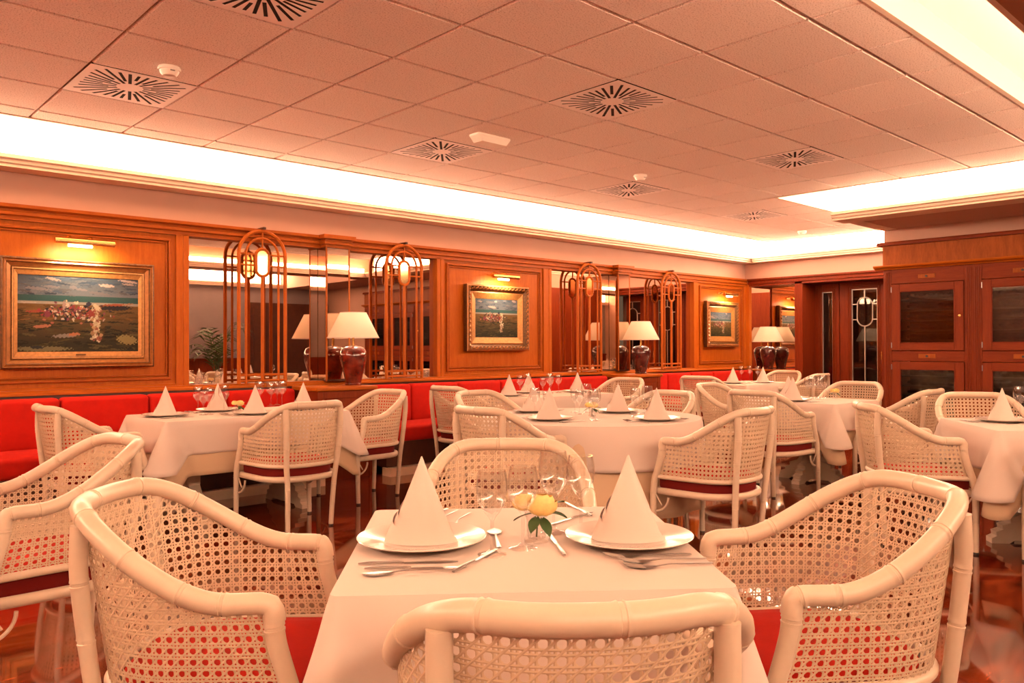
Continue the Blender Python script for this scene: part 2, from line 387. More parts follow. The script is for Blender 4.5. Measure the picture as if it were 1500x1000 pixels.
# jambs beside the mirrors
jb = MB()
for a in (2.60, 5.32, 7.05, 10.13): jb.bbox(a, a+.05, WY-.012, 7.06, .88, 2.18, .005)
struct(jb.obj('trim_11', 'wood'))

# ---- mirrors
def mir(mb, label): return tag(mb.obj('wall_mirror', 'mirror'), label, 'mirror')
mir(MB().box(2.65, 3.93, MY, MY+.02, .886, 2.17), 'tall wall mirror left of the first mirrored pillar, beside the large beach painting')
mir(MB().box(4.17, 5.32, MY, MY+.02, .886, 2.17), 'tall wall mirror between first mirrored pillar and the square carved-frame painting')
mir(MB().box(7.10, 8.27, MY, MY+.02, .886, 2.17), 'tall wall mirror just right of the square carved-frame painting')
mir(MB().box(8.50, 10.13, MY, MY+.02, .886, 2.17), 'tall wall mirror right of the second mirrored pillar behind a lamp')
def pillar(x0, x1, lab):
    t = thing('mirrored_pillar', lab, 'pillar', ((x0+x1)/2, 6.95, .85)); h = (x1-x0)/2
    MB().box(-h+.006, h-.006, -.094, .10, .03, 1.33).obj('core', 'darkwood', t)
    MB().box(-h+.012, h-.012, -.102, -.094, .05, 1.31).obj('front_mirror', 'mirror', t)
    MB().box(-h, -h+.006, -.085, .055, .05, 1.31).obj('side_mirror', 'mirror', t)
    MB().box(h-.006, h, -.085, .055, .05, 1.31).obj('side_mirror', 'mirror', t)
    e = MB()
    for s_ in (-1, 1): e.bbox(s_*(h-.004)-.008, s_*(h-.004)+.008, -.106, -.09, .034, 1.32, .003)
    e.obj('corner_strip', 'wood_trim', t)
    c = MB()
    for (o, z0, z1) in ((.012, 1.315, 1.345), (.03, 1.345, 1.372), (.022, 1.372, 1.395), (.05, 1.395, 1.436)): c.bbox(-h-o, h+o, -.10-o, .02, z0, z1, .004)
    c.obj('capital', 'wood_trim', t)
pillar(3.92, 4.175, 'mirrored wall pillar behind the lamp nearest the left table')
pillar(8.265, 8.505, 'mirrored wall pillar behind the lamp above the round table')
# far niche mirrors
nm = MB(); nm.add([(11.62, 6.93, .84), (11.90, 6.665, .84), (11.90, 6.665, 2.19), (11.62, 6.93, 2.19), (11.635, 6.945, .84), (11.915, 6.68, .84), (11.915, 6.68, 2.19), (11.635, 6.945, 2.19)], [(0, 1, 2, 3), (4, 7, 6, 5), (0, 4, 5, 1), (3, 2, 6, 7), (0, 3, 7, 4), (1, 5, 6, 2)])
tag(nm.obj('wall_mirror', 'mirror'), 'angled corner mirror left of the farthest lamp', 'mirror')
mir(MB().box(11.90, 11.92, 6.10, 6.66, .84, 2.19), 'narrow corner mirror directly behind the farthest lamp')

# ---- far wall woodwork and doors
fw = MB()
fw.bbox(FX-.012, 12.0, 5.98, 6.11, 0, 2.2, .006)          # stile between niche and door
fw.box(FX+.02, 12.45, 6.11, 6.95, 0, .83)
fw.box(11.93, 12.0, 6.1, 6.95, .83, 2.2)
struct(fw.obj('trim_12', 'door'))
sh = MB(); sh.bbox(FX-.03, 11.93, 6.11, 6.94, .812, .836, .006); struct(sh.obj('trim_13', 'wood_y'))
hd = MB(); hd.sweep([(FX+d, z) for d, z in CP[:-1]]+[(12.3, 2.283), (12.3, 2.165)], 3.9, 6.90, 'y'); struct(hd.obj('trim_14', 'door'))
st = MB()
st.bbox(FX-.014, FX+.06, 6.885, 6.95, .84, 2.2, .004); struct(st.obj('trim_15', 'wood'))
def door(n, y0, y1, gy0, gy1, gz0, gz1, cames):
    x = 12.0
    d = struct(MB().box(x+.04, x+.06, y0, y1, 0, 2.165).obj('door_%d' % n, 'void'))
    fr = MB()
    fr.bbox(x, x+.05, y0, gy0, 0, 2.165, .004); fr.bbox(x, x+.05, gy1, y1, 0, 2.165, .004)
    fr.bbox(x+.001, x+.049, gy0, gy1, gz1, 2.165, .004); fr.bbox(x+.001, x+.049, gy0, gy1, 0, gz0, .004)
    fr.obj('door_frame', 'door', d)
    mo = MB()
    for o, p in ((.05, .008), (.028, .014), (.008, .02)):
        a, b, c, e = gy0-o, gy1+o, gz0-o, gz1+o; r = .006
        mo.bbox(x-p, x+.02, a-r, a+r, c, e, .003); mo.bbox(x-p, x+.02, b-r, b+r, c, e, .003); mo.bbox(x-p, x+.02, a, b, c-r, c+r, .003); mo.bbox(x-p, x+.02, a, b, e-r, e+r, .003)
    mo.obj('moulding', 'cab', d)
    MB().box(x+.02, x+.025, gy0, gy1, gz0, gz1).obj('pane', 'pane', d)
    cm = MB()
    r = .007
    for a, b in ((gy0+.006, gy0+.006), (gy1-.006, gy1-.006)): cm.box(x+.008, x+.03, a-r, a+r, gz0, gz1)
    cm.box(x+.008, x+.03, gy0, gy1, gz1-r*2, gz1)
    if cames:
        c = (gy0+gy1)/2; hw = .115; z0, z1 = 1.50, 1.93
        cm.box(x+.008, x+.03, c-r, c+r, z1, gz1); cm.box(x+.008, x+.03, c-r, c+r, gz0, z0)
        for z in (1.83, 1.60): cm.box(x+.008, x+.03, gy0, c-hw, z-r, z+r); cm.box(x+.008, x+.03, c+hw, gy1, z-r, z+r)
        ov = [(x+.018, c+hw*math.cos(t), (z1-hw if math.sin(t) > 0 else z0+hw)+hw*math.sin(t)) for t in [2*PI*i/28 for i in range(28)]]
        mb = MB(); P = [Vector(p) for p in ov]
        for i in range(28): cm.tube([P[i], P[(i+1) % 28]], .009, 6, False)
    cm.obj('lead_came', 'came', d)
    return d
door(1, 5.60, 6.06, 5.70, 5.87, .25, 2.04, False)
d2 = door(2, 4.88, 5.59, 5.02, 5.41, .25, 2.06, True)
MB().tube([(11.96, 4.95, 1.0), (11.96, 4.95, 1.12)], .008, 8).obj('door_handle', 'brass', d2)
door(3, 3.95, 4.87, 4.20, 4.62, .25, 2.06, True)
struct(MB().box(12.05, 12.2, 3.9, 6.0, 2.16, 2.2).obj('trim_16', 'darkwood'))

# ================================================================ wine cabinets
CW = .93
def cabinet(y1, labels, bottles=True):
    t = thing('wine_cabinet', labels, 'cabinet', (BX, y1-CW/2, 0), 0, 'built-in wine cabinets')
    h = CW/2; py = h-.085     # pilaster half zone
    b = MB()
    b.box(.02, .55, -h+.001, -h+.02, .08, 2.05); b.box(.02, .55, h-.02, h-.001, .08, 2.05); b.box(.53, .55, -h+.02, h-.02, .08, 2.05)
    b.box(.02, .55, -h+.02, h-.02, 1.06, 1.10); b.box(.02, .55, -h+.02, h-.02, 2.0, 2.05); b.box(.02, .55, -h+.02, h-.02, 0.0, .20)
    b.obj('carcass', 'shelf', t)
    for a, b2 in ((-h, -py), (py, h)): MB().bbox(0, .03, a, b2, 0, 2.07, .003).obj('side_stile', 'cab', t)
    for z0, z1 in ((1.905, 2.07), (1.03, 1.145), (0, .30)): MB().bbox(.002, .03, -py, py, z0, z1, .003).obj('face_rail', 'cab_h', t)
    for s_ in (-1, 1):
        for k in range(3): yy = s_*(h-.022-.0)-s_*k*.018; MB().tube([(0.0, yy, .12), (0.0, yy, 2.04)], (.007), 8).obj('reed', 'cab', t)
    for zc in (1.975, 1.088):
        MB().bbox(-.008, .01, -.09, .09, zc-.024, zc+.024, .003).obj('name_plate', 'fascia', t)
        MB().lathe([(0, 0), (.012, 0), (.012, .01), (0, .01)], 10).obj('plate_lock', 'black', t, (-.018, 0, zc)).rotation_euler = (0, PI/2, 0)
    for (z0, z1, kn) in ((1.15, 1.90, True), (.305, 1.025, True)):
        gz0, gz1, g = z0+.085, z1-.085, .285
        dd = MB().box(.0, .004, -g, g, gz0, gz1).obj('door_pane', 'pane', t)
        for a, b2 in ((-py+.004, -g), (g, py-.004)): MB().bbox(-.014, .02, a, b2, z0, z1, .004).obj('door_stile', 'cab', dd)
        for a, b2 in ((z0, gz0), (gz1, z1)): MB().bbox(-.0135, .02, -g, g, a, b2, .004).obj('door_rail', 'cab_h', dd)
        mo = MB()
        for a in (-g, g): mo.bbox(-.018, .01, a-.006, a+.006, gz0-.006, gz1+.006, .003)
        for a in (gz0, gz1): mo.bbox(-.018, .01, -g-.006, g+.006, a-.006, a+.006, .003)
        mo.obj('glazing_bead', 'door', dd)
        MB().lathe([(0, 0), (.010, 0), (.008, .010), (.016, .018), (.014, .028), (0, .031)], 14).obj('knob', 'brass', dd, (-.014, -py+.035, (z0+z1)/2+.0)).rotation_euler = (0, -PI/2, 0)
        for zz in (z0+.06, z1-.06): MB().tube([(-.016, py-.004, zz-.03), (-.016, py-.004, zz+.03)], .005, 6).obj('hinge', 'steel_dark', dd)
        n = 5
        for k in range(n):
            zs = gz0+.02+(gz1-gz0)*k/n
            MB().box(.06, .5, -h+.021, h-.021, zs, zs+.012).obj('shelf', 'shelf', t)
            for q in range(6 if bottles else 0):
                yb = -.25+.1*q
                bt = link('bottle', BOT, None, (BX+.45, y1-CW/2+yb, zs+.012+.0375)); bt.rotation_euler = (0, -PI/2, 0)
                tag(bt, 'dark wine bottle lying on a shelf inside a wine cabinet', 'bottle', 'bottles in the wine cabinets')
    return t
bb = MB(); bb.lathe([(0, 0), (.037, .0), (.037, .19), (.03, .22), (.014, .245), (.014, .30), (.016, .302), (.016, .312), (0, .312)], 12); BOT = bb.mesh('bottle', 'bottle')
cabinet(3.86, 'glazed wooden wine cabinet next to the far door')
cabinet(2.93, 'glazed wooden wine cabinet at the right edge of the photo')
for k, q in enumerate(('third', 'fourth', 'fifth')): cabinet(2.0-.93*k, 'glazed wooden wine cabinet, %s from the far door, seen in the mirrors' % q, False)
cc = thing('cabinet_cornice', 'wooden fascia and ledge running above the wine cabinets', 'cornice', (0, 0, 0))
MB().box(BX, BX+.03, -.80, 3.87, 2.11, 2.345).obj('fascia_board', 'fascia', cc)
MB().sweep([(BX-.045, 2.345), (BX-.045, 2.372), (BX-.03, 2.386), (BX+.12, 2.386), (BX+.12, 2.345)], -.80, 3.92, 'y').obj('cap_moulding', 'cab_h', cc)
MB().sweep([(BX-.01, 2.07), (BX-.02, 2.07), (BX-.03, 2.082), (BX-.07, 2.092), (BX-.08, 2.105), (BX-.075, 2.118), (BX+.04, 2.118), (BX+.04, 2.07)], -.80, 3.95, 'y').obj('ledge', 'wood_y', cc)

# ================================================================ ceiling fittings
def vent_mesh():
    cu = bpy.data.curves.new('vent', 'CURVE'); cu.dimensions = '2D'; cu.fill_mode = 'BOTH'; cu.extrude = .0006
    def sp(pts):
        s_ = cu.splines.new('POLY'); s_.points.add(len(pts)-1)
        for p, q in zip(s_.points, pts): p.co = (q[0], q[1], 0, 1)
        s_.use_cyclic_u = True
    a = .2985; sp([(-a, -a), (a, -a), (a, a), (-a, a)])
    n = 32
    for k in range(n):
        t = 2*PI*(k+.5)/n; c, s_ = math.cos(t), math.sin(t); R = .262/max(abs(c), abs(s_))
        r0 = .075 if k % 2 == 0 else .135
        r1 = R*(.985 if k % 2 == 0 else .96); w = .0095
        if k % 2: r0 = .12+.03*((k//2) % 2)
        nx, ny = -s_, c
        sp([(c*r0+nx*w, s_*r0+ny*w), (c*r1+nx*w, s_*r1+ny*w), (c*r1-nx*w, s_*r1-ny*w), (c*r0-nx*w, s_*r0-ny*w)])
    o = bpy.data.objects.new('tmp', cu); COL.objects.link(o); dg = bpy.context.evaluated_depsgraph_get()
    me = bpy.data.meshes.new_from_object(o.evaluated_get(dg)); bpy.data.objects.remove(o); me.name = 'vent_plate'
    me.materials.clear(); me.materials.append(M['white_metal']); return me
VM = vent_mesh(); VB = MB().box(-.29, .29, -.29, .29, .0, .010).mesh('duct', 'void')
vl = ['square ceiling vent with radiating slots nearest the left edge, beside a smoke detector', 'large square ceiling vent cut off by the top edge of the photo', 'square ceiling vent with radiating slots, nearest fully visible one at top centre', 'square ceiling vent beside the emergency light', 'square ceiling vent at right, above the wine cabinets side', 'square ceiling vent just below the small far smoke detector', 'smallest and farthest square ceiling vent near the room corner']
for (i, k), lb in zip(VENTS, vl):
    t = thing('ceiling_vent', lb, 'vent', (GX+.6*i+.3, GY+.6*k+.3, CEIL), 0, 'ceiling vents')
    link('vent_plate', VM, t, (0, 0, .001)); link('duct', VB, t, (0, 0, .0022))
for p, lb in ((at_z(248, 98, CEIL), 'round white smoke detector next to the left ceiling vent'), (at_z(938, 256, CEIL), 'round white smoke detector above the middle far vent'), (at_z(1175, 338, CEIL), 'tiny round smoke detector near the far corner of the ceiling')):
    t = thing('smoke_detector', lb, 'smoke detector', (p.x, p.y, CEIL), 0, 'smoke detectors')
    MB().lathe([(0, -.002), (.058, -.002), (.062, -.012), (.06, -.022), (0, -.022)], 24).obj('base', 'white_plastic', t)
    MB().lathe([(.0, -.022), (.052, -.022), (.05, -.034), (.036, -.052), (0, -.054)], 24).obj('sensor_head', 'white_plastic', t)
    MB().box(-.012, .012, -.053, -.049, -.034, -.028).obj('status_mark', 'steel_dark', t)
p = at_z(718, 204, CEIL-.02)
t = thing('emergency_light', 'white wedge-shaped emergency light on the ceiling near two vents', 'emergency light', (p.x, p.y, CEIL))
MB().bbox(-.16, .16, -.055, .055, -.02, 0, .004).obj('base_plate', 'white_plastic', t)
MB().prism([(-.155, -.02), (.155, -.02), (.12, -.06), (-.12, -.06)], -.05, .05, 'y').obj('diffuser', 'white_plastic', t)

# ================================================================ arch lattices
def lattice(cx, lb):
    t = thing('arch_lattice', lb, 'lattice', (cx, 6.865, .884), 0, 'arched lattices in front of the mirrors')
    z0 = 0; zs = 2.036-.884; R = .222
    def arch(r, th, name):
        pts = [(-r, 0, z0), (-r, 0, zs)]+[(-r*math.cos(a), 0, zs+r*math.sin(a)) for a in [PI*i/20 for i in range(1, 20)]]+[(r, 0, zs), (r, 0, z0)]
        MB().tube(pts, th, 8, True, (0, 1, 0)).obj(name, 'lattice', t)
    arch(R, .0175, 'outer_arch'); arch(R-.066, .0115, 'inner_arch')
    hw, zt, zb = .062, 2.095-.884, 1.85-.884
    ov = [(hw*math.cos(a), 0, (zt-hw if math.sin(a) >= 0 else zb+hw)+hw*math.sin(a)) for a in [2*PI*i/32 for i in range(32)]]
    of = MB(); of.loop([(x*1.0, 0, z) for x, _, z in ov], .0155, 8); off = of.obj('oval_frame', 'lattice', t)
    n = len(ov); MB().add([(x, y_, z) for y_ in (-.004, .004) for x, _, z in ov], [tuple(range(n)), tuple(range(2*n-1, n-1, -1))]+[(i, (i+1) % n, n+(i+1) % n, n+i) for i in range(n)]).obj('oval_mirror', 'gold_mirror', off)
    MB().tube([(0, 0, z0+.03), (0, 0, zb)], .0165, 8).obj('centre_post', 'lattice', t)
    MB().tube([(0, 0, zt), (0, 0, zs+R)], .009, 8).obj('key_bar', 'lattice', t)
    for z in (2.045-.884, 1.945-.884):
        for s_ in (-1, 1): MB().tube([(s_*hw, 0, z), (s_*R, 0, z)], .0085, 8).obj('cross_bar', 'lattice', t)
    for z in (.075, .024): MB().tube([(-R, 0, z), (R, 0, z)], .0105, 8).obj('bottom_bar', 'lattice', t)
    MB().bbox(-.014, .014, -.05, .10, zs+R+.012, zs+R+.034, .003).obj('top_bracket', 'darkwood', t)
gm, nt_, b_ = new_mat('golden_mirror'); setp(b_, Base_Color=(.95, .66, .30, 1), Metallic=1, Roughness=.08); M['gold_mirror'] = gm
lattice(3.28, 'arched wooden lattice with oval mirror, nearest the large beach painting')
lattice(4.836, 'arched wooden lattice right of the first table lamp')
lattice(7.71, 'arched wooden lattice right of the square carved-frame painting')
lattice(9.46, 'farthest arched wooden lattice, beside the smallest painting')

# ================================================================ paintings and picture lights
def canvas(parent, w, h, y, seed, kind):
    nx, ny = int(w*250), int(h*250); rnd = random.Random(seed); rs = np.random.RandomState(seed)
    U, Vv = np.meshgrid((np.arange(nx)+.5)/nx, (np.arange(ny)+.5)/ny)     # v up
    img = np.zeros((ny, nx, 3))
    hz = .70 if kind == 0 else .68
    sky = np.array((.10, .13, .17)); sea = np.array((.05, .12, .12)); sand = np.array((.22, .12, .04)); dark = np.array((.035, .03, .018))
    t = np.clip((Vv-hz)/(1-hz), 0, 1)[..., None]; img[:] = sky*(.7+.5*(1-t))+np.array((.10, .07, .06))*(1-t)
    m_ = (Vv < hz+.04) & (Vv > hz-.05); img[m_] = sea
    m_ = (Vv < hz-.04) & (Vv > hz-.075); img[m_] = (.42, .36, .30)
    m_ = Vv <= hz-.075; tt = np.clip((hz-.075-Vv)/.5, 0, 1)[..., None]; g = sand*(1-tt)+dark*tt*1.3; img[m_] = g[m_]
    img *= (1+.12*(rs.rand(ny, nx, 1)-.5))
    def dab(cx, cy_, rx, ry, c, ang=0):
        du, dv = U-cx, Vv-cy_; ca, sa = math.cos(ang), math.sin(ang); a_ = (du*ca+dv*sa)/rx; b2 = (-du*sa+dv*ca)/ry
        mk = (a_*a_+b2*b2) < 1+.5*np.sin(U*w*210+cx*40)*np.sin(Vv*h*240+cy_*50); img[mk] = np.array(c)*(.8+.4*rs.rand())
    for k in range(420):
        x, y_ = rnd.random(), rnd.random()
        if y_ > hz+.05: c = rnd.choice([(.08, .11, .16), (.11, .13, .17), (.15, .15, .17), (.06, .08, .12)])
        elif y_ > hz-.08: continue
        else:
            q = (hz-.08-y_); c = rnd.choice([(.24, .12, .035), (.20, .10, .03), (.14, .075, .025), (.08, .05, .02)]) if q < .2 else rnd.choice([(.05, .04, .02), (.03, .028, .016), (.10, .08, .03), (.06, .05, .025), (.13, .10, .04)])
        dab(x, y_, rnd.uniform(.015, .07), rnd.uniform(.005, .016), c, rnd.uniform(-.35, .35))
    for k in range(9): dab(rnd.uniform(.05, .95), rnd.uniform(hz+.08, .97), rnd.uniform(.03, .11), rnd.uniform(.012, .03), (.50, .36, .32) if k % 2 else (.22, .2, .22), rnd.uniform(-.3, .1))
    cxs = (.5, .22) if kind == 0 else (.48, .25)
    if kind == 0:
        for q in ((.80, .60, .13, .035, (.03, .025, .03), .05), (.80, .64, .12, .015, (.45, .12, .06), .08), (.90, .65, .05, .012, (.35, .2, .12), .3), (.08, .64, .07, .008, (.6, .5, .4), .03), (.15, .53, .08, .015, (.35, .08, .04), .03), (.2, .34, .07, .02, (.45, .18, .1), .15), (.38, .22, .10, .025, (.35, .3, .25), .1), (.45, .24, .05, .02, (.6, .22, .1), .2), (.9, .17, .09, .06, (.32, .26, .1), -.3), (.2, .05, .22, .03, (.22, .2, .1), 0), (.16, .07, .05, .02, (.05, .05, .05), 0)): dab(*q)
    n = 230 if kind == 0 else 190
    for k in range(n):
        x = rnd.gauss(cxs[0]-.06, cxs[1]*.55); y_ = rnd.gauss(.52, .055)
        dab(x, y_, rnd.uniform(.005, .017), rnd.uniform(.007, .024), rnd.choice([(.03, .025, .03), (.12, .04, .04), (.35, .05, .05), (.6, .45, .35), (.04, .03, .04), (.5, .16, .1), (.25, .07, .09), (.7, .58, .4), (.10, .06, .05)]), rnd.uniform(-.6, .6))
    for k in range(60):      # standing figure
        fy = .16+.42*k/60; dab(cxs[0]+.13+rnd.gauss(0, .02), fy, rnd.uniform(.006, .018), rnd.uniform(.012, .03), rnd.choice([(.62, .5, .33), (.5, .3, .15), (.35, .12, .08), (.75, .62, .42)]), rnd.uniform(-.3, .3))
    dab(cxs[0]+.09, .52, .030, .045, (.28, .05, .04)); dab(cxs[0]+.07, .64, .022, .03, (.04, .035, .06))
    dab(cxs[0]+.14, .60, .024, .05, (.62, .5, .33), .4); dab(cxs[0]-.13, .61, .013, .06, (.45, .28, .24)); dab(cxs[0]-.26, .50, .026, .045, (.30, .06, .09)); dab(cxs[0]-.265, .565, .013, .018, (.04, .03, .03))
    for k in range(7): dab(.84+.018*k, .045+.01*(k % 2), .006, .012, (.02, .018, .015), .6)
    img = np.clip(img*.42, 0, 1)
    V = [((i/nx-.5)*w, y, (j/ny-.5)*h) for j in range(ny+1) for i in range(nx+1)]
    F = [(j*(nx+1)+i, j*(nx+1)+i+1, (j+1)*(nx+1)+i+1, (j+1)*(nx+1)+i) for j in range(ny) for i in range(nx)]
    me = bpy.data.meshes.new('canvas'); me.from_pydata(V, [], F); me.materials.append(M['oil'])
    at = me.color_attributes.new('paint', 'FLOAT_COLOR', 'POINT'); im2 = np.pad(img, ((0, 1), (0, 1), (0, 0)), mode='edge')
    c4 = np.ones(((ny+1)*(nx+1), 4), dtype=np.float32); c4[:, :3] = im2.reshape(-1, 3); at.data.foreach_set('color', c4.ravel())
    return link('canvas', me, parent)
def frame_ring(mb, w, h, W2, H2, ya, yb):
    """sloping frame band from outer (W2,H2) at ya to inner (w,h) at yb"""
    o = [(-W2/2, ya, -H2/2), (W2/2, ya, -H2/2), (W2/2, ya, H2/2), (-W2/2, ya, H2/2)]; i = [(-w/2, yb, -h/2), (w/2, yb, -h/2), (w/2, yb, h/2), (-w/2, yb, h/2)]
    mb.add(o+i, [(k, (k+1) % 4, (k+1) % 4+4, k+4) for k in range(4)])
def painting(x, z, W2, H2, w, h, lb, kind, seed):
    t = thing('framed_painting', lb, 'painting', (x, WY-.012, z))
    canvas(t, w+.01, h+.01, -.018, seed, kind)
    MB().box(-W2/2+.01, W2/2-.01, -.012, -.002, -H2/2+.01, H2/2-.01).obj('backing', 'darkwood', t)
    if kind == 0: steps = [(0, -.0, 0, -.055, 'gold_dark'), (0, -.055, .012, -.062, 'gold_dark'), (.012, -.062, .02, -.05, 'gold'), (.02, -.05, .034, -.056, 'gold'), (.034, -.056, .04, -.044, 'gold_dark'), (.04, -.044, .07, -.03, 'gold'), (.07, -.03, .076, -.036, 'gold_dark'), (.076, -.036, .086, -.036, 'gold_pale'), (.086, -.036, .09, -.03, 'gold_dark'), (.09, -.03, 1, -.022, 'gold_pale')]
    else: steps = [(0, 0, .0, -.06, 'gold_dark'), (0, -.06, .018, -.07, 'gold'), (.018, -.07, .05, -.055, 'gold_dark'), (.05, -.055, .075, -.035, 'gold_dark'), (.075, -.035, .088, -.042, 'gold'), (.088, -.042, 1, -.02, 'gold_pale')]
    tw, th = (W2-w)/2, (H2-h)/2; mats = {}
    for a, ya, b2, yb, mt in steps:
        fa = (a if a < 1 else tw, a if a < 1 else th); fb = (b2 if b2 < 1 else tw, b2 if b2 < 1 else th)
        mats.setdefault(mt, MB()); frame_ring(mats[mt], W2-2*fb[0], H2-2*fb[1], W2-2*fa[0], H2-2*fa[1], ya, yb)
    for mt, mb in mats.items(): mb.obj({'gold': 'frame', 'gold_dark': 'frame_edge', 'gold_pale': 'inner_slip'}[mt], mt, t)
    if kind == 1:       # carved rope ornament
        orn = MB()
        nn = int(W2/.055)
        for k in range(nn):
            u = -W2/2+.04+(W2-.08)*k/(nn-1)
            for zz in (-H2/2+.036, H2/2-.036): orn.tube([(u-.022, -.06, zz-.012), (u, -.074, zz), (u+.022, -.06, zz+.012)], [.006, .011, .006], 6)
        nn = int(H2/.055)
        for k in range(nn):
            u = -H2/2+.06+(H2-.12)*k/(nn-1)
            for xx in (-W2/2+.036, W2/2-.036): orn.tube([(xx-.012, -.06, u-.022), (xx, -.074, u), (xx+.012, -.06, u+.022)], [.006, .011, .006], 6)
        orn.obj('carved_ornament', 'gold', t)
    else: MB().box(-.035, .035, -.034, -.026, -h/2-.030, -h/2-.018).obj('title_plate', 'gold_dark', t)
    return t
painting(1.795, 1.47, 1.09, .84, .86, .585, 'large gilt-framed oil painting of figures and a boat on a beach', 0, 3)
painting(6.17, 1.535, .96, .75, .65, .44, 'square painting of a group by the sea in a carved dark-gold frame', 1, 11)
painting(10.82, 1.545, .88, .70, .57, .37, 'smallest framed painting of figures in a field, near the room corner', 1, 23)
def picture_light(x, z, w, lb):
    t = thing('picture_light', lb, 'lamp', (x, WY-.01, z), 0, 'brass picture lights')
    MB().tube([(-w/2, -.17, 0), (w/2, -.17, 0)], .024, 14).obj('reflector', 'brass', t)
    MB().tube([(-w*.28, -.165, -.030), (w*.12, -.165, -.030)], .012, 10).obj('bulb', 'bulb', t)
    for s_ in (-.18, .12):
        MB().tube([(s_*w*1.2, 0.0, .03), (s_*w*1.2, -.05, .055), (s_*w*1.2, -.11, .045), (s_*w*1.2, -.165, .012)], .006, 8).obj('bracket_arm', 'brass', t)
    MB().bbox(-.07, .07, -.01, .012, .015, .045, .003).obj('wall_plate', 'brass', t)
    l = bpy.data.lights.new('picture_lamp', 'AREA'); l.shape = 'RECTANGLE'; l.size = w*.8; l.size_y = .03; l.energy = 2.6; l.color = (1, .74, .45); l.spread = 2.6
    o = bpy.data.objects.new('lamp_glow', l); COL.objects.link(o); o.parent = t; o.location = (0, -.16, -.05); o.rotation_euler = (math.radians(40), 0, 0)
picture_light(1.79, 2.02, .42, 'brass picture light above the large beach painting')
picture_light(6.18, 2.005, .40, 'brass picture light above the square carved-frame painting')
picture_light(10.86, 2.0, .36, 'brass picture light above the smallest painting')

# ================================================================ banquette, consoles, table lamps
BQ = [(-2.9, 3.56, 'left'), (4.24, 7.96, 'middle'), (8.68, 11.50, 'right')]
bl = {'left': 'long red upholstered banquette against the left part of the wall', 'middle': 'red upholstered banquette between the two lamp consoles', 'right': 'red upholstered banquette in the far room corner'}
for x0, x1, nm_ in BQ:
    t = thing('banquette', bl[nm_], 'banquette', ((x0+x1)/2, 6.5, 0), 0, 'red banquettes'); h = (x1-x0)/2
    MB().box(-h, h, -.19, .40, .08, .31).obj('base', 'darkwood', t)
    MB().box(-h, h, -.26, -.12, .0, .075).obj('plinth', 'plinth', t)
    n = max(2, round((x1-x0)/.62)); wdt = (x1-x0)/n
    for k in range(n):
        a, b2 = -h+k*wdt+.003, -h+(k+1)*wdt-.003
        MB().bbox(a, b2, .26, .405, .44, .828, .035, 4).obj('back_cushion', 'red', t)
    n = max(2, round((x1-x0)/1.24)); wdt = (x1-x0)/n
    for k in range(n):
        a, b2 = -h+k*wdt+.003, -h+(k+1)*wdt-.003
        MB().bbox(a, b2, -.225, .28, .31, .462, .04, 4).obj('seat_cushion', 'red', t)
for x0, x1, lb in ((3.58, 4.22, 'low wooden console between banquettes carrying the nearest lamp'), (7.98, 8.66, 'low wooden console behind the round table carrying a lamp')):
    t = thing('console', lb, 'console', ((x0+x1)/2, 6.67, 0)); h = (x1-x0)/2
    MB().box(-h+.02, h-.02, -.215, .22, 0, .81).obj('body', 'cab', t)
    MB().bbox(-h, h, -.25, .225, .81, .846, .008, 2).obj('top_slab', 'wood_h', t)
    f = MB(); f.bbox(-h+.02, -h+.08, -.225, -.21, 0, .81, .003); f.bbox(h-.08, h-.02, -.225, -.21, 0, .81, .003); f.bbox(-h+.08, h-.08, -.224, -.21, .74, .81, .003); f.obj('front_frame', 'cab', t)
def table_lamp(x, y, z, s_, lb, mat):
    t = thing('table_lamp', lb, 'lamp', (x, y, z), 0, 'table lamps on the wall ledge')
    jar = [(0, 0), (.078, 0), (.08, .012), (.074, .02), (.082, .06), (.10, .14), (.122, .22), (.13, .27), (.126, .31), (.108, .345), (.075, .365), (.035, .372), (.03, .375), (0, .375)]
    MB().lathe([(r*s_, q*s_) for r, q in jar], 32).obj('jar_base', mat, t)
    MB().lathe([(0, .372*s_), (.012, .372*s_), (.012, .46*s_), (.02, .465*s_), (.02, .49*s_), (0, .49*s_)], 12).obj('stem', 'brass', t)
    sh_ = MB(); a, b2 = (.245*s_, .45*s_), (.125*s_, .69*s_)
    sh_.lathe([a, b2, (b2[0]-.004, b2[1]), (a[0]-.004, a[1]), a], 40); sp_ = sh_.obj('shade', 'shade', t)
    rg = MB(); rg.loop([(a[0]*math.cos(q), a[0]*math.sin(q), a[1]) for q in [2*PI*i/36 for i in range(36)]], .003, 6); rg.loop([(b2[0]*math.cos(q), b2[0]*math.sin(q), b2[1]) for q in [2*PI*i/36 for i in range(36)]], .003, 6); rg.obj('shade_trim', 'napkin', sp_)
    sp2 = MB()
    for k in range(3):
        q = 2*PI*k/3; sp2.tube([(0, 0, .66*s_), (.127*s_*math.cos(q), .127*s_*math.sin(q), .685*s_)], .002, 6)
    sp2.tube([(0, 0, .49*s_), (0, 0, .66*s_)], .003, 6); sp2.obj('harp', 'brass', t)
    MB().lathe([(0, .50*s_), (.014, .50*s_), (.028, .54*s_), (.03, .57*s_), (.018, .60*s_), (0, .605*s_)], 14).obj('light_bulb', 'shade', t)
    l = bpy.data.lights.new('lamp', 'POINT'); l.energy = 1.3; l.color = (1, .86, .70); l.shadow_soft_size = .05
    o = bpy.data.objects.new('lamp_glow', l); COL.objects.link(o); o.parent = t; o.location = (0.05, 0, .57*s_)
table_lamp(4.10, 6.66, .846, 1.0, 'table lamp with red-brown jar base and cream shade behind left table', 'lamp_red')
table_lamp(8.50, 6.66, .846, 1.0, 'dark jar table lamp with cream shade behind the round table', 'lamp_dark')
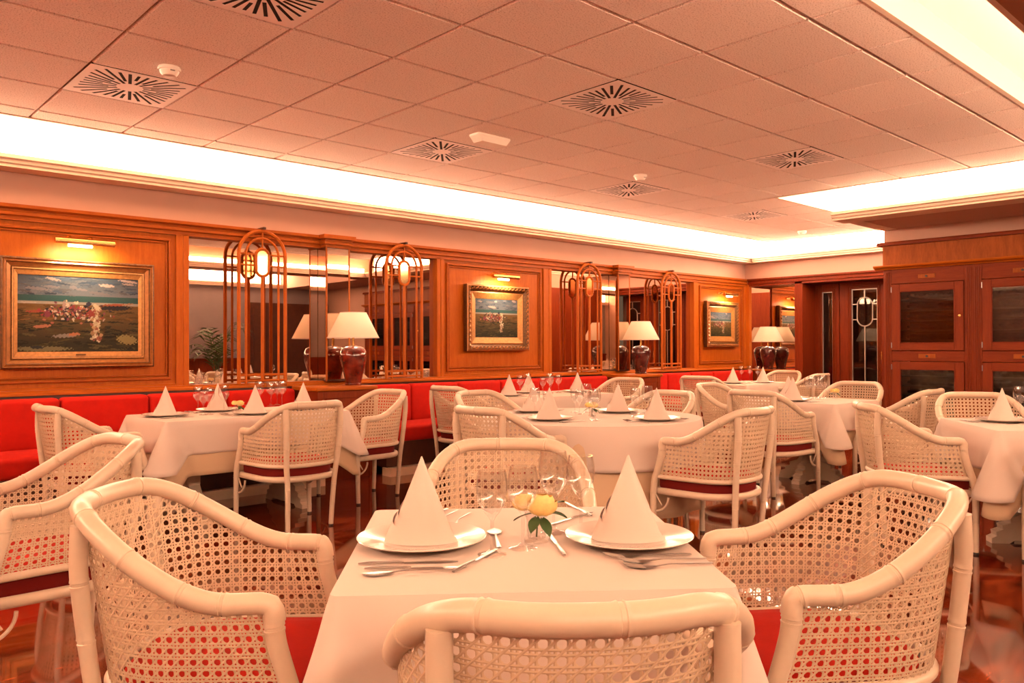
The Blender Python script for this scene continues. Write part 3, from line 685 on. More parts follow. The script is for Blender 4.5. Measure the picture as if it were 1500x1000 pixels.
table_lamp(11.70, 6.62, .836, .98, 'farthest table lamp with dark jar base in the room corner', 'lamp_dark')

# ================================================================ cane armchairs
def plan(xt, wa, wm, xc, xb, nn, n=48, k=10):
    P = [(xt+(xc-xt)*i/k, wa+(wm-wa)*math.sin(i/k*PI/2)) for i in range(k)]
    for i in range(n+1):
        ph = i/n*PI/2; P.append((xc-(xc-xb)*math.sin(ph)**(2/nn), wm*max(0, math.cos(ph))**(2/nn)))
    return P
TOPH = plan(.194, .272, .284, .024, -.297, 2.4); BOTH = plan(.250, .268, .262, .020, -.228, 2.4)
def heights(P, ha=.648, hb=.831, s0=.08, s1=.516):
    d = 0; out = [ha]
    for a, b2 in zip(P, P[1:]):
        d += math.dist(a, b2); u = min(1, max(0, (d-s0)/(s1-s0))); out.append(ha+(hb-ha)*u*u*(3-2*u))
    return out
TZ = heights(TOPH); ZB = .432
TOP = [Vector((x, y, z)) for (x, y), z in zip(TOPH, TZ)]; TOP += [Vector((v.x, -v.y, v.z)) for v in TOP[::-1][1:]]
BOT_ = [Vector((x, y, ZB)) for x, y in BOTH]; BOT_ += [Vector((v.x, -v.y, v.z)) for v in BOT_[::-1][1:]]
def resample(P, step, extra=()):
    d = [0]
    for a, b2 in zip(P, P[1:]): d.append(d[-1]+(b2-a).length)
    L = d[-1]; n = max(2, int(L/step)); ss = sorted(set([L*i/n for i in range(n+1)]+[e for e in extra if 0 < e < L])); out = []; j = 0
    for s_ in ss:
        while j < len(d)-2 and d[j+1] < s_: j += 1
        t = (s_-d[j])/max(1e-9, d[j+1]-d[j]); out.append(P[j].lerp(P[j+1], t))
    return out, ss, L
def bamboo(mb, P, r, nodes, step=.014, seg=12, taper=None):
    ex = [n+o for n in nodes for o in (-.012, -.006, -.0045, -.003, 0, .003, .0045, .006, .012)]
    Q, ss, L = resample(P, step, ex); R = []
    for s_ in ss:
        q = r if taper is None else r+(taper-r)*s_/L
        for n in nodes:
            dd = abs(s_-n)
            if dd < .0125: q *= 1+.035*(1-dd/.0125)
            if abs(dd-.0) < .0035: q *= .955
            elif dd < .0065: q *= 1.05
        R.append(q)
    mb.tube(Q, R, seg)
def cane_mesh():
    n = len(TOP); mid = [(a+b2)/2 for a, b2 in zip(TOP, BOT_)]; d = [0]
    for a, b2 in zip(mid, mid[1:]): d.append(d[-1]+math.dist(a[:2], b2[:2]))
    p = .0252; L = d[-1]; NC = round(L/p); du = L/NC
    def idx(u):
        s_ = min(max(u*du, 0), L); j = 0
        lo, hi = 0, n-2
        while lo < hi:
            m_ = (lo+hi+1)//2
            if d[m_] <= s_: lo = m_
            else: hi = m_-1
        j = lo; return j, (s_-d[j])/max(1e-9, d[j+1]-d[j])
    def zt(u): j, t = idx(u); return TOP[j].z*(1-t)+TOP[j+1].z*t
    def pos(u, z):
        j, t = idx(u); a = TOP[j].lerp(TOP[j+1], t); b2 = BOT_[j].lerp(BOT_[j+1], t); f = (z-ZB)/(a.z-ZB)
        q = b2.lerp(a, f); return Vector((q.x, q.y, z))
    def nor(u, z):
        tu = pos(u+.3, z)-pos(u-.3, z); tz = pos(u, z+.01)-pos(u, z-.01); return tu.cross(tz).normalized()
    mb = MB()
    def strand(pts, wdt, off):
        run = []
        def flush():
            if len(run) >= 2:
                P = [pos(u, z)+nor(u, z)*off for u, z in run]; N = [nor(u, z) for u, z in run]; V = []; m_ = len(P)
                for i in range(m_):
                    T = (P[min(i+1, m_-1)]-P[max(i-1, 0)]).normalized(); sd = N[i].cross(T).normalized()
                    V += [P[i]+sd*wdt/2, P[i]+N[i]*.0007, P[i]-sd*wdt/2, P[i]-N[i]*.0007]
                mb.add(V, [(i*4+k, i*4+(k+1) % 4, (i+1)*4+(k+1) % 4, (i+1)*4+k) for i in range(m_-1) for k in range(4)])
            run.clear()
        for u, z in pts:
            if 0 <= u <= NC and ZB-.001 <= z <= zt(u)-.004: run.append((u, z))
            else: flush()
        flush()
    KR = int((.84-ZB)/p)+1
    for i in range(NC+1):
        for o in (-.15, .15): strand([(i+o, ZB+k*p) for k in range(KR+1)], .0047, -.0006)
    for k in range(KR+1):
        for o in (-.15, .15): strand([(i, ZB+(k+o)*p) for i in range(NC+1)], .0047, .0004)
    for c in range(-KR-2, NC+KR+2):
        strand([(c+.5+q*.5, ZB+q*.5*p) for q in range(0, KR*2+1)], .0044, .0012)
        strand([(c+.5-q*.5, ZB+q*.5*p) for q in range(0, KR*2+1)], .0044, -.0013)
    return mb.mesh('cane_panel', 'cane')
CH = {}
def build_chair_meshes():
    # rail with its ends turned down into the arm posts
    core = [v.copy() for v in TOP]
    def end(v, s_): 
        return [Vector((v.x+.016, v.y, v.z-.040)), Vector((v.x+.0135, v.y, v.z-.018)), Vector((v.x+.006, v.y, v.z-.005))]
    P = end(TOP[0], 1)+core[1:-1]+end(TOP[-1], -1)[::-1]
    mb = MB(); bamboo(mb, P, .0235, [.045, .13, .27, .43, .60, .79, .97, 1.13, 1.27, 1.36], .012, 14); CH['rail'] = mb.mesh('top_rail', 'paint')
    def curve(pts, n=10):
        P = [Vector(q) for q in pts]; out = []
        for i in range(len(P)-1):
            p0, p1, p2, p3 = P[max(i-1, 0)], P[i], P[i+1], P[min(i+2, len(P)-1)]
            for k in range(n):
                t = k/n; out.append(.5*((2*p1)+(p2-p0)*t+(2*p0-5*p1+4*p2-p3)*t*t+(3*p1-p0-3*p2+p3)*t**3))
        return out+[P[-1]]
    for s_, nm_ in ((1, 'fl'), (-1, 'fr')):
        mb = MB(); bamboo(mb, curve([(.206, s_*.272, .625), (.214, s_*.272, .56), (.240, s_*.274, .475), (.262, s_*.276, .405), (.268, s_*.279, .33), (.268, s_*.282, .17), (.266, s_*.285, .012)]), .0225, [.03, .30, .45, .57], .014, 12, .0155); CH[nm_] = mb.mesh('front_leg', 'paint')
        mb = MB(); bamboo(mb, curve([(-.240, s_*.206, .805), (-.243, s_*.205, .70), (-.231, s_*.197, .55), (-.219, s_*.189, .435), (-.210, s_*.178, .33), (-.200, s_*.169, .17), (-.190, s_*.164, .012)]), .020, [.13, .26, .52, .65], .014, 12, .016); CH['r'+nm_[1]] = mb.mesh('rear_leg', 'paint')
        b = MB(); ar = [(.262-.09*math.sin(a)*1.0, s_*.268, .225+.0+.09*(1-math.cos(a))) for a in [PI/2*i/8 for i in range(9)]]
        b.tube(ar, .007, 8); b.tube([(.255, s_*.27, .325), (.215, s_*.268, .262)], .005, 6); CH['b'+nm_[1]] = b.mesh('corner_bracket', 'paint')
    CH['cap'] = MB().lathe([(0, 0), (.015, 0), (.0158, .013), (0, .013)], 12).mesh('foot_cap', 'black')
    mb = MB(); lo = [v.copy() for v in BOT_]; mb.tube(resample(lo, .02)[0], .0145, 10); CH['lower'] = mb.mesh('lower_rail', 'paint')
    ring = plan(.262, .252, .258, .02, -.215, 2.4, 30, 8); ring = ring+[(x, -y) for x, y in ring[::-1][1:]]
    fr = [(.262+.012*(1-(2*i/8-1)**2), -.252+.504*i/8) for i in range(1, 8)]
    rp = [(x, y, .345) for x, y in ring]+[(x, y, .345) for x, y in fr]
    mb = MB(); mb.loop(rp, (.021, .019), 10); CH['seat'] = mb.mesh('seat_frame', 'paint')
    c = [(x*.955+.0, y*.94) for x, y, _ in rp]; n = len(c); mb = MB()
    lev = [(.90, .352), (.985, .358), (1.0, .375), (1.0, .415), (.98, .44), (.93, .452), (.7, .460), (.35, .463)]
    V = [((x-.02)*q+.02, y*q, z) for q, z in lev for x, y in c]+[(.02, 0, .464)]
    F = [(j*n+i, j*n+(i+1) % n, (j+1)*n+(i+1) % n, (j+1)*n+i) for j in range(len(lev)-1) for i in range(n)]+[((len(lev)-1)*n+i, (len(lev)-1)*n+(i+1) % n, len(V)-1) for i in range(n)]+[tuple(range(n))[::-1]]
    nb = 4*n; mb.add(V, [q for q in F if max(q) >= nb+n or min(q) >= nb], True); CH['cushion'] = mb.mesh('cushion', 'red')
    mb = MB(); mb.add(V[:5*n], [q for q in F if max(q) < 5*n], True); CH['band'] = mb.mesh('cushion_side', 'crimson')  # side of the cushion, a darker red than its top
    CH['cane'] = cane_mesh()
build_chair_meshes()
def chair(x, y, deg, lb):
    t = thing('cane_armchair', lb, 'chair', (x, y, 0), math.radians(deg), 'white cane armchairs')
    link('top_rail', CH['rail'], t)
    for k in ('fl', 'fr', 'rl', 'rr'):
        l = link('leg', CH[k], t)
        s_ = 1 if k[1] == 'l' else -1; q = (.266, s_*.285, 0) if k[0] == 'f' else (-.190, s_*.164, 0)
        link('foot_cap', CH['cap'], l, q)
    for k in ('bl', 'br'): link('corner_bracket', CH[k], t)
    link('lower_rail', CH['lower'], t); link('seat_frame', CH['seat'], t); cu_ = link('cushion', CH['cushion'], t); link('cushion_side', CH['band'], cu_)['label'] = 'cushion side in a darker red'
    c = link('cane_panel', CH['cane'], t); c['kind'] = 'stuff'
    return t
CHAIRS = [
 (.828, 1.974, -41.1, 'white cane armchair at the left side of the foreground table, red seat visible'),
 (1.004, .956, 50.8, 'white cane armchair with its back to the camera at the bottom edge'),
 (1.994, .978, 142.7, 'large white cane armchair at the right side of the foreground table'),
 (1.871, 2.05, -134.2, 'white cane armchair facing the camera behind the foreground table'),
 (.777, 3.409, 182.4, 'white cane armchair cut off by the left edge, back turned to the foreground chair'),
 (1.523, 5.658, 2, 'white cane armchair at the left end of the long banquette table'),
 (2.62, 5.007, 93.6, 'white cane armchair seen from behind at near side of left banquette table'),
 (3.565, 5.60, 182, 'white cane armchair at right end of left banquette table'),
 (4.781, 5.802, 3, 'white cane armchair beside the red banquette, left of the table behind the round one'),
 (4.204, 4.718, -86, 'white cane armchair on the wall side of the round table'),
 (3.325, 3.63, 1.7, 'white cane armchair at the left side of the round table, behind the foreground chair'),
 (4.161, 2.691, 94, 'white cane armchair at the near side of the round table, red cushion edge showing'),
 (6.925, 5.794, -177.8, 'white cane armchair in front of the second lamp console'),
 (5.03, 3.83, 178, 'white cane armchair at the right side of the round table, behind a napkin'),
 (8.42, 5.60, 10, 'white cane armchair at the left end of the far corner table'),
 (6.662, 4.148, -85.2, 'white cane armchair on wall side of square table right of centre'),
 (6.041, 3.416, -3.5, 'white cane armchair at the left side of the square table right of centre'),
 (10.603, 5.851, 178.5, 'small distant white cane armchair below the farthest lamp'),
 (9.95, 5.13, 90.3, 'distant white cane armchair half hidden behind a cluster of glasses'),
 (7.646, 3.488, 180.9, 'white cane armchair at the right end of the square table, before the leaded glass door'),
 (5.157, 1.97, -51.3, 'white cane armchair at the left side of the right-edge table, seen from behind'),
 (6.939, 2.717, 92.3, 'white cane armchair in front of the wine cabinet, back towards the right'),
 (6.406, 1.932, -147.4, 'white cane armchair facing the camera behind the right-edge table'),
 (5.095, .955, 39, 'white cane armchair at the right edge of the photo showing only a leg'),
]
for c in CHAIRS: chair(*c)

# ================================================================ tables and cloths
ZT = .72
def rounded_rect(hx, hy, r, n=8, per=44):
    pts = []
    for cx, cy_, a0 in ((hx-r, hy-r, 0), (-hx+r, hy-r, PI/2), (-hx+r, -hy+r, PI), (hx-r, -hy+r, 3*PI/2)):
        for i in range(n+1): a = a0+PI/2*i/n; pts.append((cx+r*math.cos(a), cy_+r*math.sin(a), math.cos(a), math.sin(a), 1-abs(2*i/n-1)))
    out = []
    for i in range(len(pts)):
        a, b2 = pts[i], pts[(i+1) % len(pts)]; out.append(a)
        if math.dist(a[:2], b2[:2]) > .1:
            for k in range(1, per): t = k/per; out.append(tuple(a[j]+(b2[j]-a[j])*t for j in range(5)))
    return out
def cloth_square(name, hx, hy, ztop, drop, corner, seed, mat, lb, loc, rz, flare=.03, peak=.13):
    rnd = random.Random(seed); ring = rounded_rect(hx, hy, .02); n = len(ring); V = []; F = []; LV = 12
    ph = [rnd.uniform(0, 6.28) for _ in range(4)]
    top = [(0, 0)]
    for q in (.33, .66, .97): V += [(x*q, y*q, ztop) for x, y, *_ in ring]
    cd_ = []
    for x, y, nx, ny, c in ring: cd_.append(min(math.hypot(abs(x)-hx, abs(y)-hy), .6))
    for l in range(LV+1):
        t = l/LV
        for i, (x, y, nx, ny, c) in enumerate(ring):
            s_ = i/n*2*PI; q = cd_[i]; ws = .012+.135*t
            tri = max(0, 1-q/ws); dr = (drop+corner*max(0, 1-q/.15))*t
            fold = (.008*math.sin(7*s_+ph[0])+.004*math.sin(15*s_+ph[1]))*t*min(1, q/.2)
            out = flare*t**.7+fold+peak*t*tri**1.15-.022*t*math.exp(-((q-ws)/.04)**2)
            e = .010*(1-math.exp(-t*30))
            V.append((x+nx*(out+e), y+ny*(out+e), ztop-dr-(.004 if l else 0)+(-.0)))
    rows = 3+LV+1
    for j in range(rows-1):
        for i in range(n): F.append((j*n+i, j*n+(i+1) % n, (j+1)*n+(i+1) % n, (j+1)*n+i))
    F.append(tuple(range(n)))
    mb = MB().add(V, F, True); o = mb.obj(name, mat, None, loc, rz)
    sol = o.modifiers.new('thickness', 'SOLIDIFY'); sol.thickness = .0015; sol.offset = -1
    return tag(o, lb, 'tablecloth')
def cloth_round(name, r, ztop, drop, seed, mat, lb, loc, amp=.02, nf=13):
    rnd = random.Random(seed); n = 160; LV = 12; V = []; F = []; p1, p2 = rnd.uniform(0, 6), rnd.uniform(0, 6)
    for q in (.3, .65, .975): V += [(r*q*math.cos(2*PI*i/n), r*q*math.sin(2*PI*i/n), ztop) for i in range(n)]
    for l in range(LV+1):
        t = l/LV
        for i in range(n):
            a = 2*PI*i/n; fo = amp*(math.sin(nf*a+p1)+.6*math.sin((nf-5)*a+p2))*t**.8; rr = r+.006*(1-math.exp(-20*t))+.025*t+fo
            V.append((rr*math.cos(a), rr*math.sin(a), ztop-drop*t-(.004 if l else 0)))
    for j in range(3+LV):
        for i in range(n): F.append((j*n+i, j*n+(i+1) % n, (j+1)*n+(i+1) % n, (j+1)*n+i))
    F.append(tuple(range(n)))
    o = MB().add(V, F, True).obj(name, mat, None, loc); sol = o.modifiers.new('thickness', 'SOLIDIFY'); sol.thickness = .0015; sol.offset = -1
    return tag(o, lb, 'tablecloth')
def table(x, y, rz, hx, hy, lb, rnd_=False):
    t = thing('dining_table', lb, 'table', (x, y, 0), rz)
    if rnd_: MB().lathe([(0, ZT-.034), (hx-.012, ZT-.034), (hx-.008, ZT-.02), (hx-.012, ZT-.008), (0, ZT-.008)], 48).obj('table_top', 'paint', t)
    else: MB().bbox(-hx+.008, hx-.008, -hy+.008, hy-.008, ZT-.034, ZT-.008, .006).obj('table_top', 'paint', t)
    offs = (-hx*.55, hx*.55) if hx > .6 and not rnd_ else (0,)
    foot = [(-.30, 0), (-.30, .03), (-.27, .045), (-.275, .07), (-.235, .085), (-.24, .11), (-.19, .125), (-.195, .155), (-.12, .18), (-.07, .24), (.07, .24), (.12, .18), (.195, .155), (.19, .125), (.24, .11), (.235, .085), (.275, .07), (.27, .045), (.30, .03), (.30, 0), (.2, 0), (.17, .02), (-.17, .02), (-.2, 0)]
    for o in offs:
        MB().bbox(o-.045, o+.045, -.075, .075, .23, ZT-.034, .006).obj('pedestal', 'paint', t)
        mb = MB(); mb.prism([(a*min(1, hy/.36), b2) for a, b2 in foot], o-.04, o+.04, 'x'); mb.obj('scroll_foot', 'paint', t)
    if len(offs) == 1:
        mb = MB(); mb.prism(foot, -.036, .036, 'y'); mb.obj('scroll_foot', 'paint', t)
    else: MB().bbox(offs[0]+.046, offs[1]-.046, -.02, .02, .30, .36, .004).obj('stretcher', 'paint', t)
    return t
R_ = math.radians
T1 = (1.37, 1.446, R_(50.6)); TL = (2.585, 5.765, 0); TR = (4.2, 3.73, 0); TBk = (5.85, 5.80, 0); T4 = (6.86, 3.46, 0); T5 = (9.52, 5.70, 0); T6 = (5.68, 1.40, R_(39))
def dressed(T, hx, hy, nm_, drop=.26, corner=.14, seed=1, under=.36, flare=.02):
    table(T[0], T[1], T[2], hx, hy, 'cloth-covered dining table with white scroll feet, the '+nm_)
    cloth_square('under_cloth', hx, hy, ZT-.004, under, .13, seed+50, 'linen2', 'long cream under-cloth on the '+nm_, (T[0], T[1], 0), T[2], flare*.3, .085)
    cloth_square('tablecloth', hx+.004, hy+.004, ZT, drop, corner, seed, 'linen', 'white linen tablecloth draped over the '+nm_, (T[0], T[1], 0), T[2], flare)
dressed(T1, .41, .40, 'foreground table', .30, .12, 3, .36, .012)
dressed(TL, .685, .395, 'left banquette table', .22, .12, 5)
dressed(TBk, .62, .37, 'banquette table behind the round table', .24, .12, 8)
dressed(T4, .41, .41, 'square table right of centre', .23, .13, 11)
dressed(T5, .60, .36, 'far corner table', .24, .12, 14)
dressed(T6, .42, .42, 'right-edge table', .24, .15, 17)
table(TR[0], TR[1], 0, .74, .74, 'round dining table under white cloths in the centre', True)
cloth_round('under_cloth', .745, ZT-.004, .56, 4, 'linen2', 'long cream under-cloth on the round table', (TR[0], TR[1], 0), .014, 15)
cloth_round('tablecloth', .752, ZT, .27, 9, 'linen', 'white linen tablecloth draped over the round table', (TR[0], TR[1], 0), .012, 9)

# ================================================================ tableware
PL = MB().lathe([(0, 0), (.085, 0), (.09, .003), (.10, .006), (.155, .017), (.158, .0195), (.156, .021), (.10, .011), (.092, .0075), (0, .0075)], 56).mesh('plate', 'china')
def napkin_mesh():
    mb = MB(); n = 28; V = []; F = []; L = 10
    for l in range(L+1):
        t = l/L
        for i in range(n+1):
            a = -PI+2*PI*i/n; r = .076*(1-t)**1.02+.0012
            V.append((r*math.cos(a)*(.62+.25*t), r*math.sin(a)*1.08, .205*t+.010*math.cos(a)*(1-t)*0+(0 if l else 0)))
    F = [(j*(n+1)+i, j*(n+1)+i+1, (j+1)*(n+1)+i+1, (j+1)*(n+1)+i) for j in range(L) for i in range(n)]
    mb.add(V, F, True); return mb.mesh('napkin', 'napkin')
def fold_mesh():
    mb = MB(); V = []; n = 26
    for layer in (0, 1):
        for l in range(5):
            t = l/4
            for i in range(n+1):
                a = PI*.42-PI*1.25*i/n; u = i/n
                hgt = (.016+.105*(u**1.7))*(1-.28*layer); z = hgt*t; k = 1-z/.205
                r = .076*k+.004+.005*layer+.005*max(0, u-.7)*3.3*t
                V.append((r*math.cos(a)*(.66+.22*z/.205), r*math.sin(a)*1.08, z))
    m_ = n+1
    F = [(b2*5*m_+j*m_+i, b2*5*m_+j*m_+i+1, b2*5*m_+(j+1)*m_+i+1, b2*5*m_+(j+1)*m_+i) for b2 in (0, 1) for j in range(4) for i in range(n)]
    mb.add(V, F, True); return mb.mesh('napkin_fold', 'napkin')
NK, NF = napkin_mesh(), fold_mesh()
def glass_mesh(h, rb):
    b0 = h*.46
    prof = [(0, 0), (.033, 0), (.034, .002), (.016, .006), (.0055, .014), (.0042, .03), (.0042, b0-.012), (.008, b0-.003), (rb*.55, b0+.012), (rb*.92, b0+.035), (rb, b0+.058), (rb*.97, b0+.085), (rb*.86, h), (rb*.86-.0014, h), (rb*.96-.0014, b0+.085), (rb-.0018, b0+.058), (rb*.9-.0018, b0+.036), (rb*.52, b0+.0145), (0, b0+.004)]
    return MB().lathe(prof, 28).mesh('wine_glass', 'glass')
GL = [glass_mesh(.195, .037), glass_mesh(.21, .039), glass_mesh(.175, .031)]
def knife_mesh():
    mb = MB(); mb.tube([(0, 0, .004), (.02, 0, .005), (.09, 0, .005), (.10, 0, .004)], [(.002, .004), (.003, .0058), (.0026, .0048), (.002, .0036)], 8)
    mb.prism([(.10, -.004), (.10, .004), (.17, .0065), (.205, .005), (.22, -.002), (.2, -.005)], .0020, .0032); return mb.mesh('knife', 'steel')
def fork_mesh():
    mb = MB(); mb.tube([(0, 0, .004), (.03, 0, .005), (.10, 0, .007), (.13, 0, .0045)], [(.0012, .006), (.0016, .0048), (.0016, .0022), (.0016, .004)], 8)
    mb.tube([(.125, 0, .0045), (.145, 0, .0035), (.16, 0, .004)], [(.0015, .004), (.0016, .0125), (.0014, .0125)], 8)
    for k in range(4): yy = -.0096+.0064*k; mb.tube([(.158, yy, .004), (.19, yy*.95, .009), (.205, yy*.9, .013)], [.0018, .0016, .0009], 6)
    return mb.mesh('fork', 'steel')
def spoon_mesh():
    mb = MB(); mb.tube([(0, 0, .004), (.03, 0, .005), (.11, 0, .007), (.14, 0, .004)], [(.0012, .006), (.0016, .0048), (.0016, .0022), (.0016, .004)], 8)
    mb.tube([(.135, 0, .004), (.15, 0, .0035), (.17, 0, .003), (.188, 0, .0035), (.198, 0, .0045)], [(.0015, .005), (.002, .016), (.0022, .020), (.002, .015), (.001, .004)], 10); return mb.mesh('spoon', 'steel')
CUT = {'knife': knife_mesh(), 'fork': fork_mesh(), 'spoon': spoon_mesh()}
def plate_napkin(x, y, facing, where, nrot=0):
    tag(link('plate', PL, None, (x, y, ZT+.0008)), 'white plate under the napkin '+where, 'plate', 'dinner plates')
    n = link('napkin', NK, None, (x, y, ZT+.0085), YAW+PI+.15*math.sin(nrot*7)); tag(n, 'pointed folded napkin '+where, 'napkin', 'folded napkins'); link('napkin_fold', NF, n)
def cutlery(kind, p, q, lb, grp='cutlery'):
    a = math.atan2(q[1]-p[1], q[0]-p[0]); o = link(kind, CUT[kind], None, (p[0], p[1], ZT+.0006), a); tag(o, lb, kind, grp); return o
def setting(x, y, deg, where, nrot=0):
    a = math.radians(deg); f = Vector((math.cos(a), math.sin(a))); r = Vector((f.y, -f.x)); c = Vector((x, y))
    plate_napkin(x, y, math.atan2(-y, -x), where, nrot)
    for k in (0, 1):
        io = ('inner', 'outer')[k]
        p = c+r*(.185+.028*k)-f*.10; cutlery('knife', p, p+f, io+' knife beside the plate '+where, 'knives on the laid tables')
        p = c-r*(.185+.028*k)-f*.10; cutlery('fork', p, p+f, io+' fork beside the plate '+where, 'forks on the laid tables')
gcount = 0
def glass(x, y, kind, lb, grp): 
    o = link('wine_glass', GL[kind], None, (x, y, ZT+.0006)); return tag(o, lb, 'wine glass', grp)
# -- foreground table, placed one by one
plate_napkin(1.176, 1.597, 0, 'at the left of the foreground table'); plate_napkin(1.559, 1.262, 0, 'at the right of the foreground table')
def pz(a, b): v = at_z(a, b, ZT); return (v.x, v.y)
T1C = [('knife', (525, 828), (695, 823), 'table knife in front of the left foreground plate, nearest the plate'),
 ('knife', (534, 835), (705, 832), 'table knife in front of the left foreground plate, nearer the camera'),
 ('spoon', (668, 836), (575, 841), 'spoon lying nearest the camera before the left foreground plate'),
 ('knife', (664, 840), (716, 812), 'butter knife slanting at the right end of the left foreground cutlery'),
 ('fork', (655, 747), (615, 768), 'fork behind the left foreground plate, next to the napkin'),
 ('fork', (669, 749), (634, 771), 'middle fork behind the left foreground plate'),
 ('fork', (687, 753), (655, 776), 'fork behind the left foreground plate, nearest the glasses'),
 ('spoon', (731, 804), (722, 772), 'dessert spoon lying between left plate and the first glass stem'),
 ('knife', (827, 815), (803, 781), 'dessert knife with bright handle left of the right foreground plate'),
 ('knife', (868, 752), (825, 764), 'knife behind the right foreground plate, lower of two'),
 ('knife', (866, 757), (842, 744), 'knife behind the right foreground plate crossing the other'),
 ('fork', (1012, 814), (905, 818), 'fork before the right foreground plate, nearest the plate'),
 ('fork', (1034, 820), (926, 825), 'middle fork before the right foreground plate'),
 ('fork', (1044, 827), (940, 833), 'fork before the right foreground plate, nearest the camera'),
 ('spoon', (866, 805), (930, 830), 'small spoon slanting under the left end of the right forks')]
for k, a, b, lb in T1C: cutlery(k, pz(*a), pz(*b), lb, 'cutlery on the foreground table')
for (a, b), k, lb in (((721, 813), 0, 'wine glass nearest the camera on the foreground table'), ((766, 803), 0, 'wine glass in front of the yellow rose on the foreground table'), ((811, 780), 1, 'tall wine glass just right of the yellow rose'), ((851, 776), 0, 'wine glass beside the right foreground napkin')):
    v = pz(a, b); glass(v[0], v[1], k, lb, 'glasses on the foreground table')
def vase(x, y, lb, s_=1.0, rz=0.0):
    t = thing('flower_vase', lb, 'vase', (x, y, ZT+.0006), rz, 'flower vases on the tables')
    MB().lathe([(r*s_, z*s_) for r, z in [(0, 0), (.026, 0), (.027, .004), (.021, .02), (.022, .045), (.029, .072), (.0276, .072), (.0206, .045), (.0205, .02), (.019, .008), (0, .008)]], 24).obj('glass_vase', 'glass', t)
    MB().tube([(0, 0, .01*s_), (.004, 0, .06*s_), (.006, 0, .075*s_)], .0022, 6).obj('stem', 'leaf', t)
    for cx_, cy_, zc, q0 in ((.012, -.008, .088, 1.0), (-.026, .010, .090, .8)):
        fl = MB()
        for ly, (n, rr, top) in enumerate(((3, .012, .35), (4, .019, .55), (5, .026, .85), (6, .031, 1.2))):
            for k in range(n):
                a0 = 2*PI*k/n+ly*.7; wd = 2*PI/n*.72; V = []
                for j in range(6):
                    th = 2.9+(top-2.9)*j/5; r3 = rr*q0*(1+.10*(j/5)**3)
                    for e in range(6):
                        a = a0+wd*(e/2.5-1)*(1-.18*(j/5)**4); r4 = r3*(1+.03*math.cos(3*(e/2.5-1)))
                        V.append((cx_+r4*math.sin(th)*math.cos(a), cy_+r4*math.sin(th)*math.sin(a), zc+r4*math.cos(th)-.004*ly*(j/5)))
                fl.add([Vector(v)*s_ for v in V], [(j*6+e, j*6+e+1, (j+1)*6+e+1, (j+1)*6+e) for j in range(5) for e in range(5)], True)
        fl.obj('rose', 'petal', t)
    for k, (a, el) in enumerate(((-.2, .6), (-.5, .1), (2.6, -.2), (-1.9, -.35), (1.2, .3), (-1.2, -.5))):
        d = Vector((math.cos(a)*math.cos(el), math.sin(a)*math.cos(el), math.sin(el))); sd = Vector((-math.sin(a), math.cos(a), 0)); V = []
        b0 = Vector((.006, 0, .064))
        for j in range(6):
            q = j/5; wv = .013*math.sin(PI*min(1, .08+q*.92)); cen = b0+d*(.018+.048*q)-Vector((0, 0, .012*q*q))
            V += [cen+sd*wv, cen-Vector((0, 0, .003)), cen-sd*wv]
        mb = MB(); mb.add([v*s_ for v in V], [(j*3+i, j*3+i+1, (j+1)*3+i+1, (j+1)*3+i) for j in range(5) for i in range(2)], True); mb.obj('leaf', 'leaf', t)
v = pz(786, 793); vase(v[0], v[1], 'small glass vase with a yellow rose on the foreground table', 1.15, YAW-PI/2)
# -- left banquette table
setting(2.06, 5.83, 0, 'at left end of left banquette table', .5)
setting(2.60, 5.56, 90, 'at near side of left banquette table', 2.6)
setting(2.52, 6.03, -90, 'on wall side of left banquette table')
setting(3.06, 5.70, 180, 'at right end of left banquette table')
for (a, b), k, o_ in zip(((290, 605), (298, 607.5), (306.5, 607), (328, 606)), (0, 2, 0, 1), ('leftmost', 'second', 'third', 'rightmost')): v = pz(a, b); glass(v[0], v[1], k, o_+' wine glass in the left cluster on the left banquette table', 'left glass cluster, left banquette table')
for (a, b), k, o_ in zip(((380, 596), (397, 594.5), (406, 593), (413, 595)), (1, 0, 0, 1), ('leftmost', 'second', 'third', 'rightmost')): v = pz(a, b); glass(v[0], v[1], k, o_+' wine glass in the right cluster on the left banquette table', 'right glass cluster, left banquette table')
v = pz(349, 604.5); vase(v[0], v[1], 'small vase with yellow flower on the left banquette table', .9)
# -- round table
RG = [i_+' wine glass by the '+w_+' setting' for w_ in ('left', 'wall-side', 'right', 'near') for i_ in ('inner', 'outer')]+['single wine glass behind the vase']
setting(3.78, 3.72, 0, 'at the left of the round table', 1.2)
setting(4.26, 3.21, 90, 'at the near side of the round table', 2.0)
setting(4.58, 3.80, 180, 'at the right of the round table', .4)
setting(4.16, 4.26, -90, 'on the wall side of the round table', -.6)
for k, (x, y) in enumerate(((4.02, 3.55), (3.96, 3.48), (4.02, 3.98), (3.95, 4.03), (4.42, 3.97), (4.36, 4.03), (4.40, 3.50), (4.47, 3.45), (4.27, 3.90))): glass(x, y, k % 3, RG[k]+' on the round table', 'glasses on the round table')
vase(4.21, 3.73, 'small vase with yellow flower in the middle of the round table', .95)
# -- table behind
BG = ['back left wine glass', 'second wine glass from the left', 'back right wine glass', 'outermost right wine glass', 'wine glass at the centre', 'wine glass nearest the camera']
ORD = ['leftmost', 'second', 'third', 'fourth', 'fifth']
setting(5.36, 5.83, 0, 'at the left of the table behind the round one', .8)
setting(5.84, 6.05, -90, 'on banquette side of table behind the round one', .3)
setting(6.32, 5.80, 180, 'at the right of the table behind the round one', -.4)
for k, (x, y) in enumerate(((5.62, 5.95), (5.68, 5.90), (6.05, 5.93), (6.10, 5.87), (5.90, 5.80), (5.75, 5.75))): glass(x, y, k % 3, BG[k]+' on the table behind the round one', 'glasses on the table behind the round one')
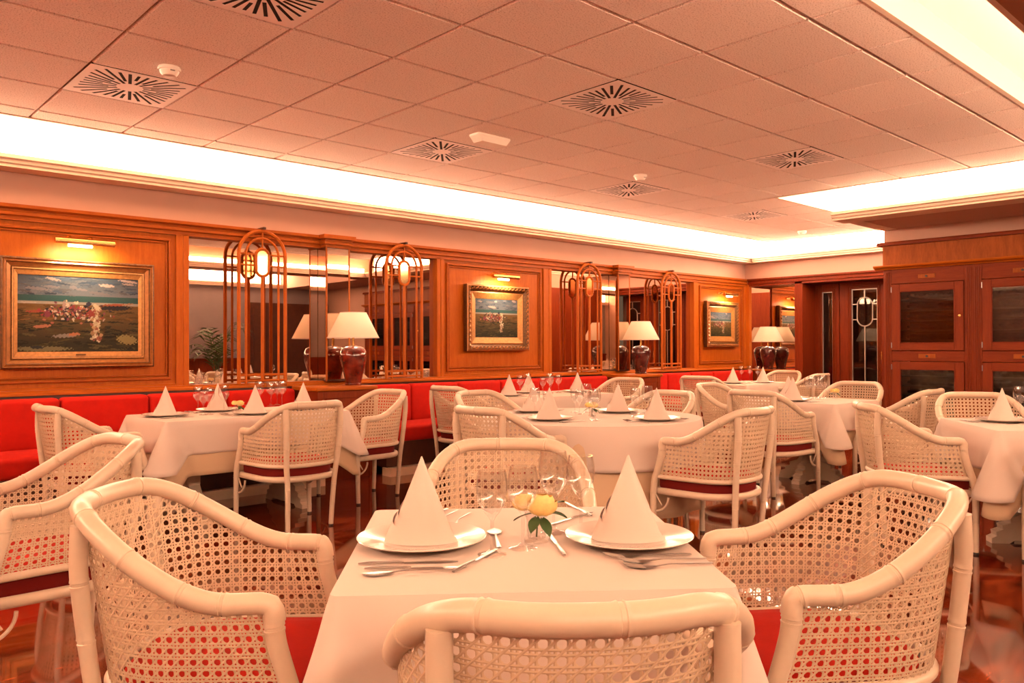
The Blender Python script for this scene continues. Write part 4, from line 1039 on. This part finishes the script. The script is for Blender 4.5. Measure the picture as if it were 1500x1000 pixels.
# -- square table right of centre
setting(6.60, 3.50, 0, 'at left of square table right of centre', .9)
setting(6.86, 3.68, -90, 'on wall side of square table right of centre', -.2)
for k, (a, b) in enumerate(((1184, 582.5), (1190, 584), (1196, 582), (1201, 584.5), (1206, 582.5))): v = pz(a, b); glass(v[0], v[1], k % 3, ORD[k]+' wine glass from the left in the row on the square table', 'glasses on the square table right of centre')
v = pz(1223, 583.5); vase(v[0], v[1], 'small vase with a yellow flower at the corner of the square table', .9)
# -- far corner table
setting(9.22, 5.72, 0, 'at the left of the far corner table', .5); setting(9.62, 5.52, 90, 'at the near side of the far corner table', .5)
for k, (a, b) in enumerate(((1086, 558), (1098, 557.5), (1110, 558))): v = pz(a, b); glass(v[0], v[1], 1, ('left', 'middle', 'right')[k]+' wine glass of the three on the far corner table', 'glasses on the far corner table')
# -- right-edge table
setting(5.72, 1.62, -141, 'on the right-edge table', 1.0)
v = pz(1494, 612); glass(v[0], v[1], 1, 'wine glass at the extreme right edge of the photo', 'glasses on the right-edge table')

# ================================================================ palm reflected in the mirror
t = thing('potted_palm', 'dark potted palm reflected in the left wall mirror', 'plant', (6.55, -1.72, 0))
MB().lathe([(0, 0), (.17, 0), (.21, .36), (.22, .40), (.2, .40), (.19, .34), (0, .34)], 28).obj('pot', 'pot', t)
rp = random.Random(5)
for k in range(16):
    a = 2*PI*k/16+rp.uniform(-.2, .2); reach = rp.uniform(.35, .7); top = rp.uniform(1.1, 1.75)
    P = [Vector((math.cos(a)*reach*u**1.6, math.sin(a)*reach*u**1.6, .36+(top-.36)*math.sin(u*PI*.62)/math.sin(PI*.5))) for u in [i/12 for i in range(13)]]
    mb = MB(); mb.tube(P, [.008-.006*i/12 for i in range(13)], 5)
    for i in range(4, 13):
        d = (P[min(i+1, 12)]-P[i-1]).normalized(); sd = d.cross(Vector((0, 0, 1))).normalized()
        for s_ in (-1, 1):
            e = P[i]+(sd*s_*.8+d*.6).normalized()*.22-Vector((0, 0, .04)); n_ = d*.012
            mb.add([P[i]-n_, P[i]+n_, P[i].lerp(e, .5)+n_*1.3+Vector((0, 0, .01)), e, P[i].lerp(e, .5)-n_*1.3+Vector((0, 0, .01))], [(0, 1, 2, 3, 4)])
    mb.obj('frond', 'leaf', t)
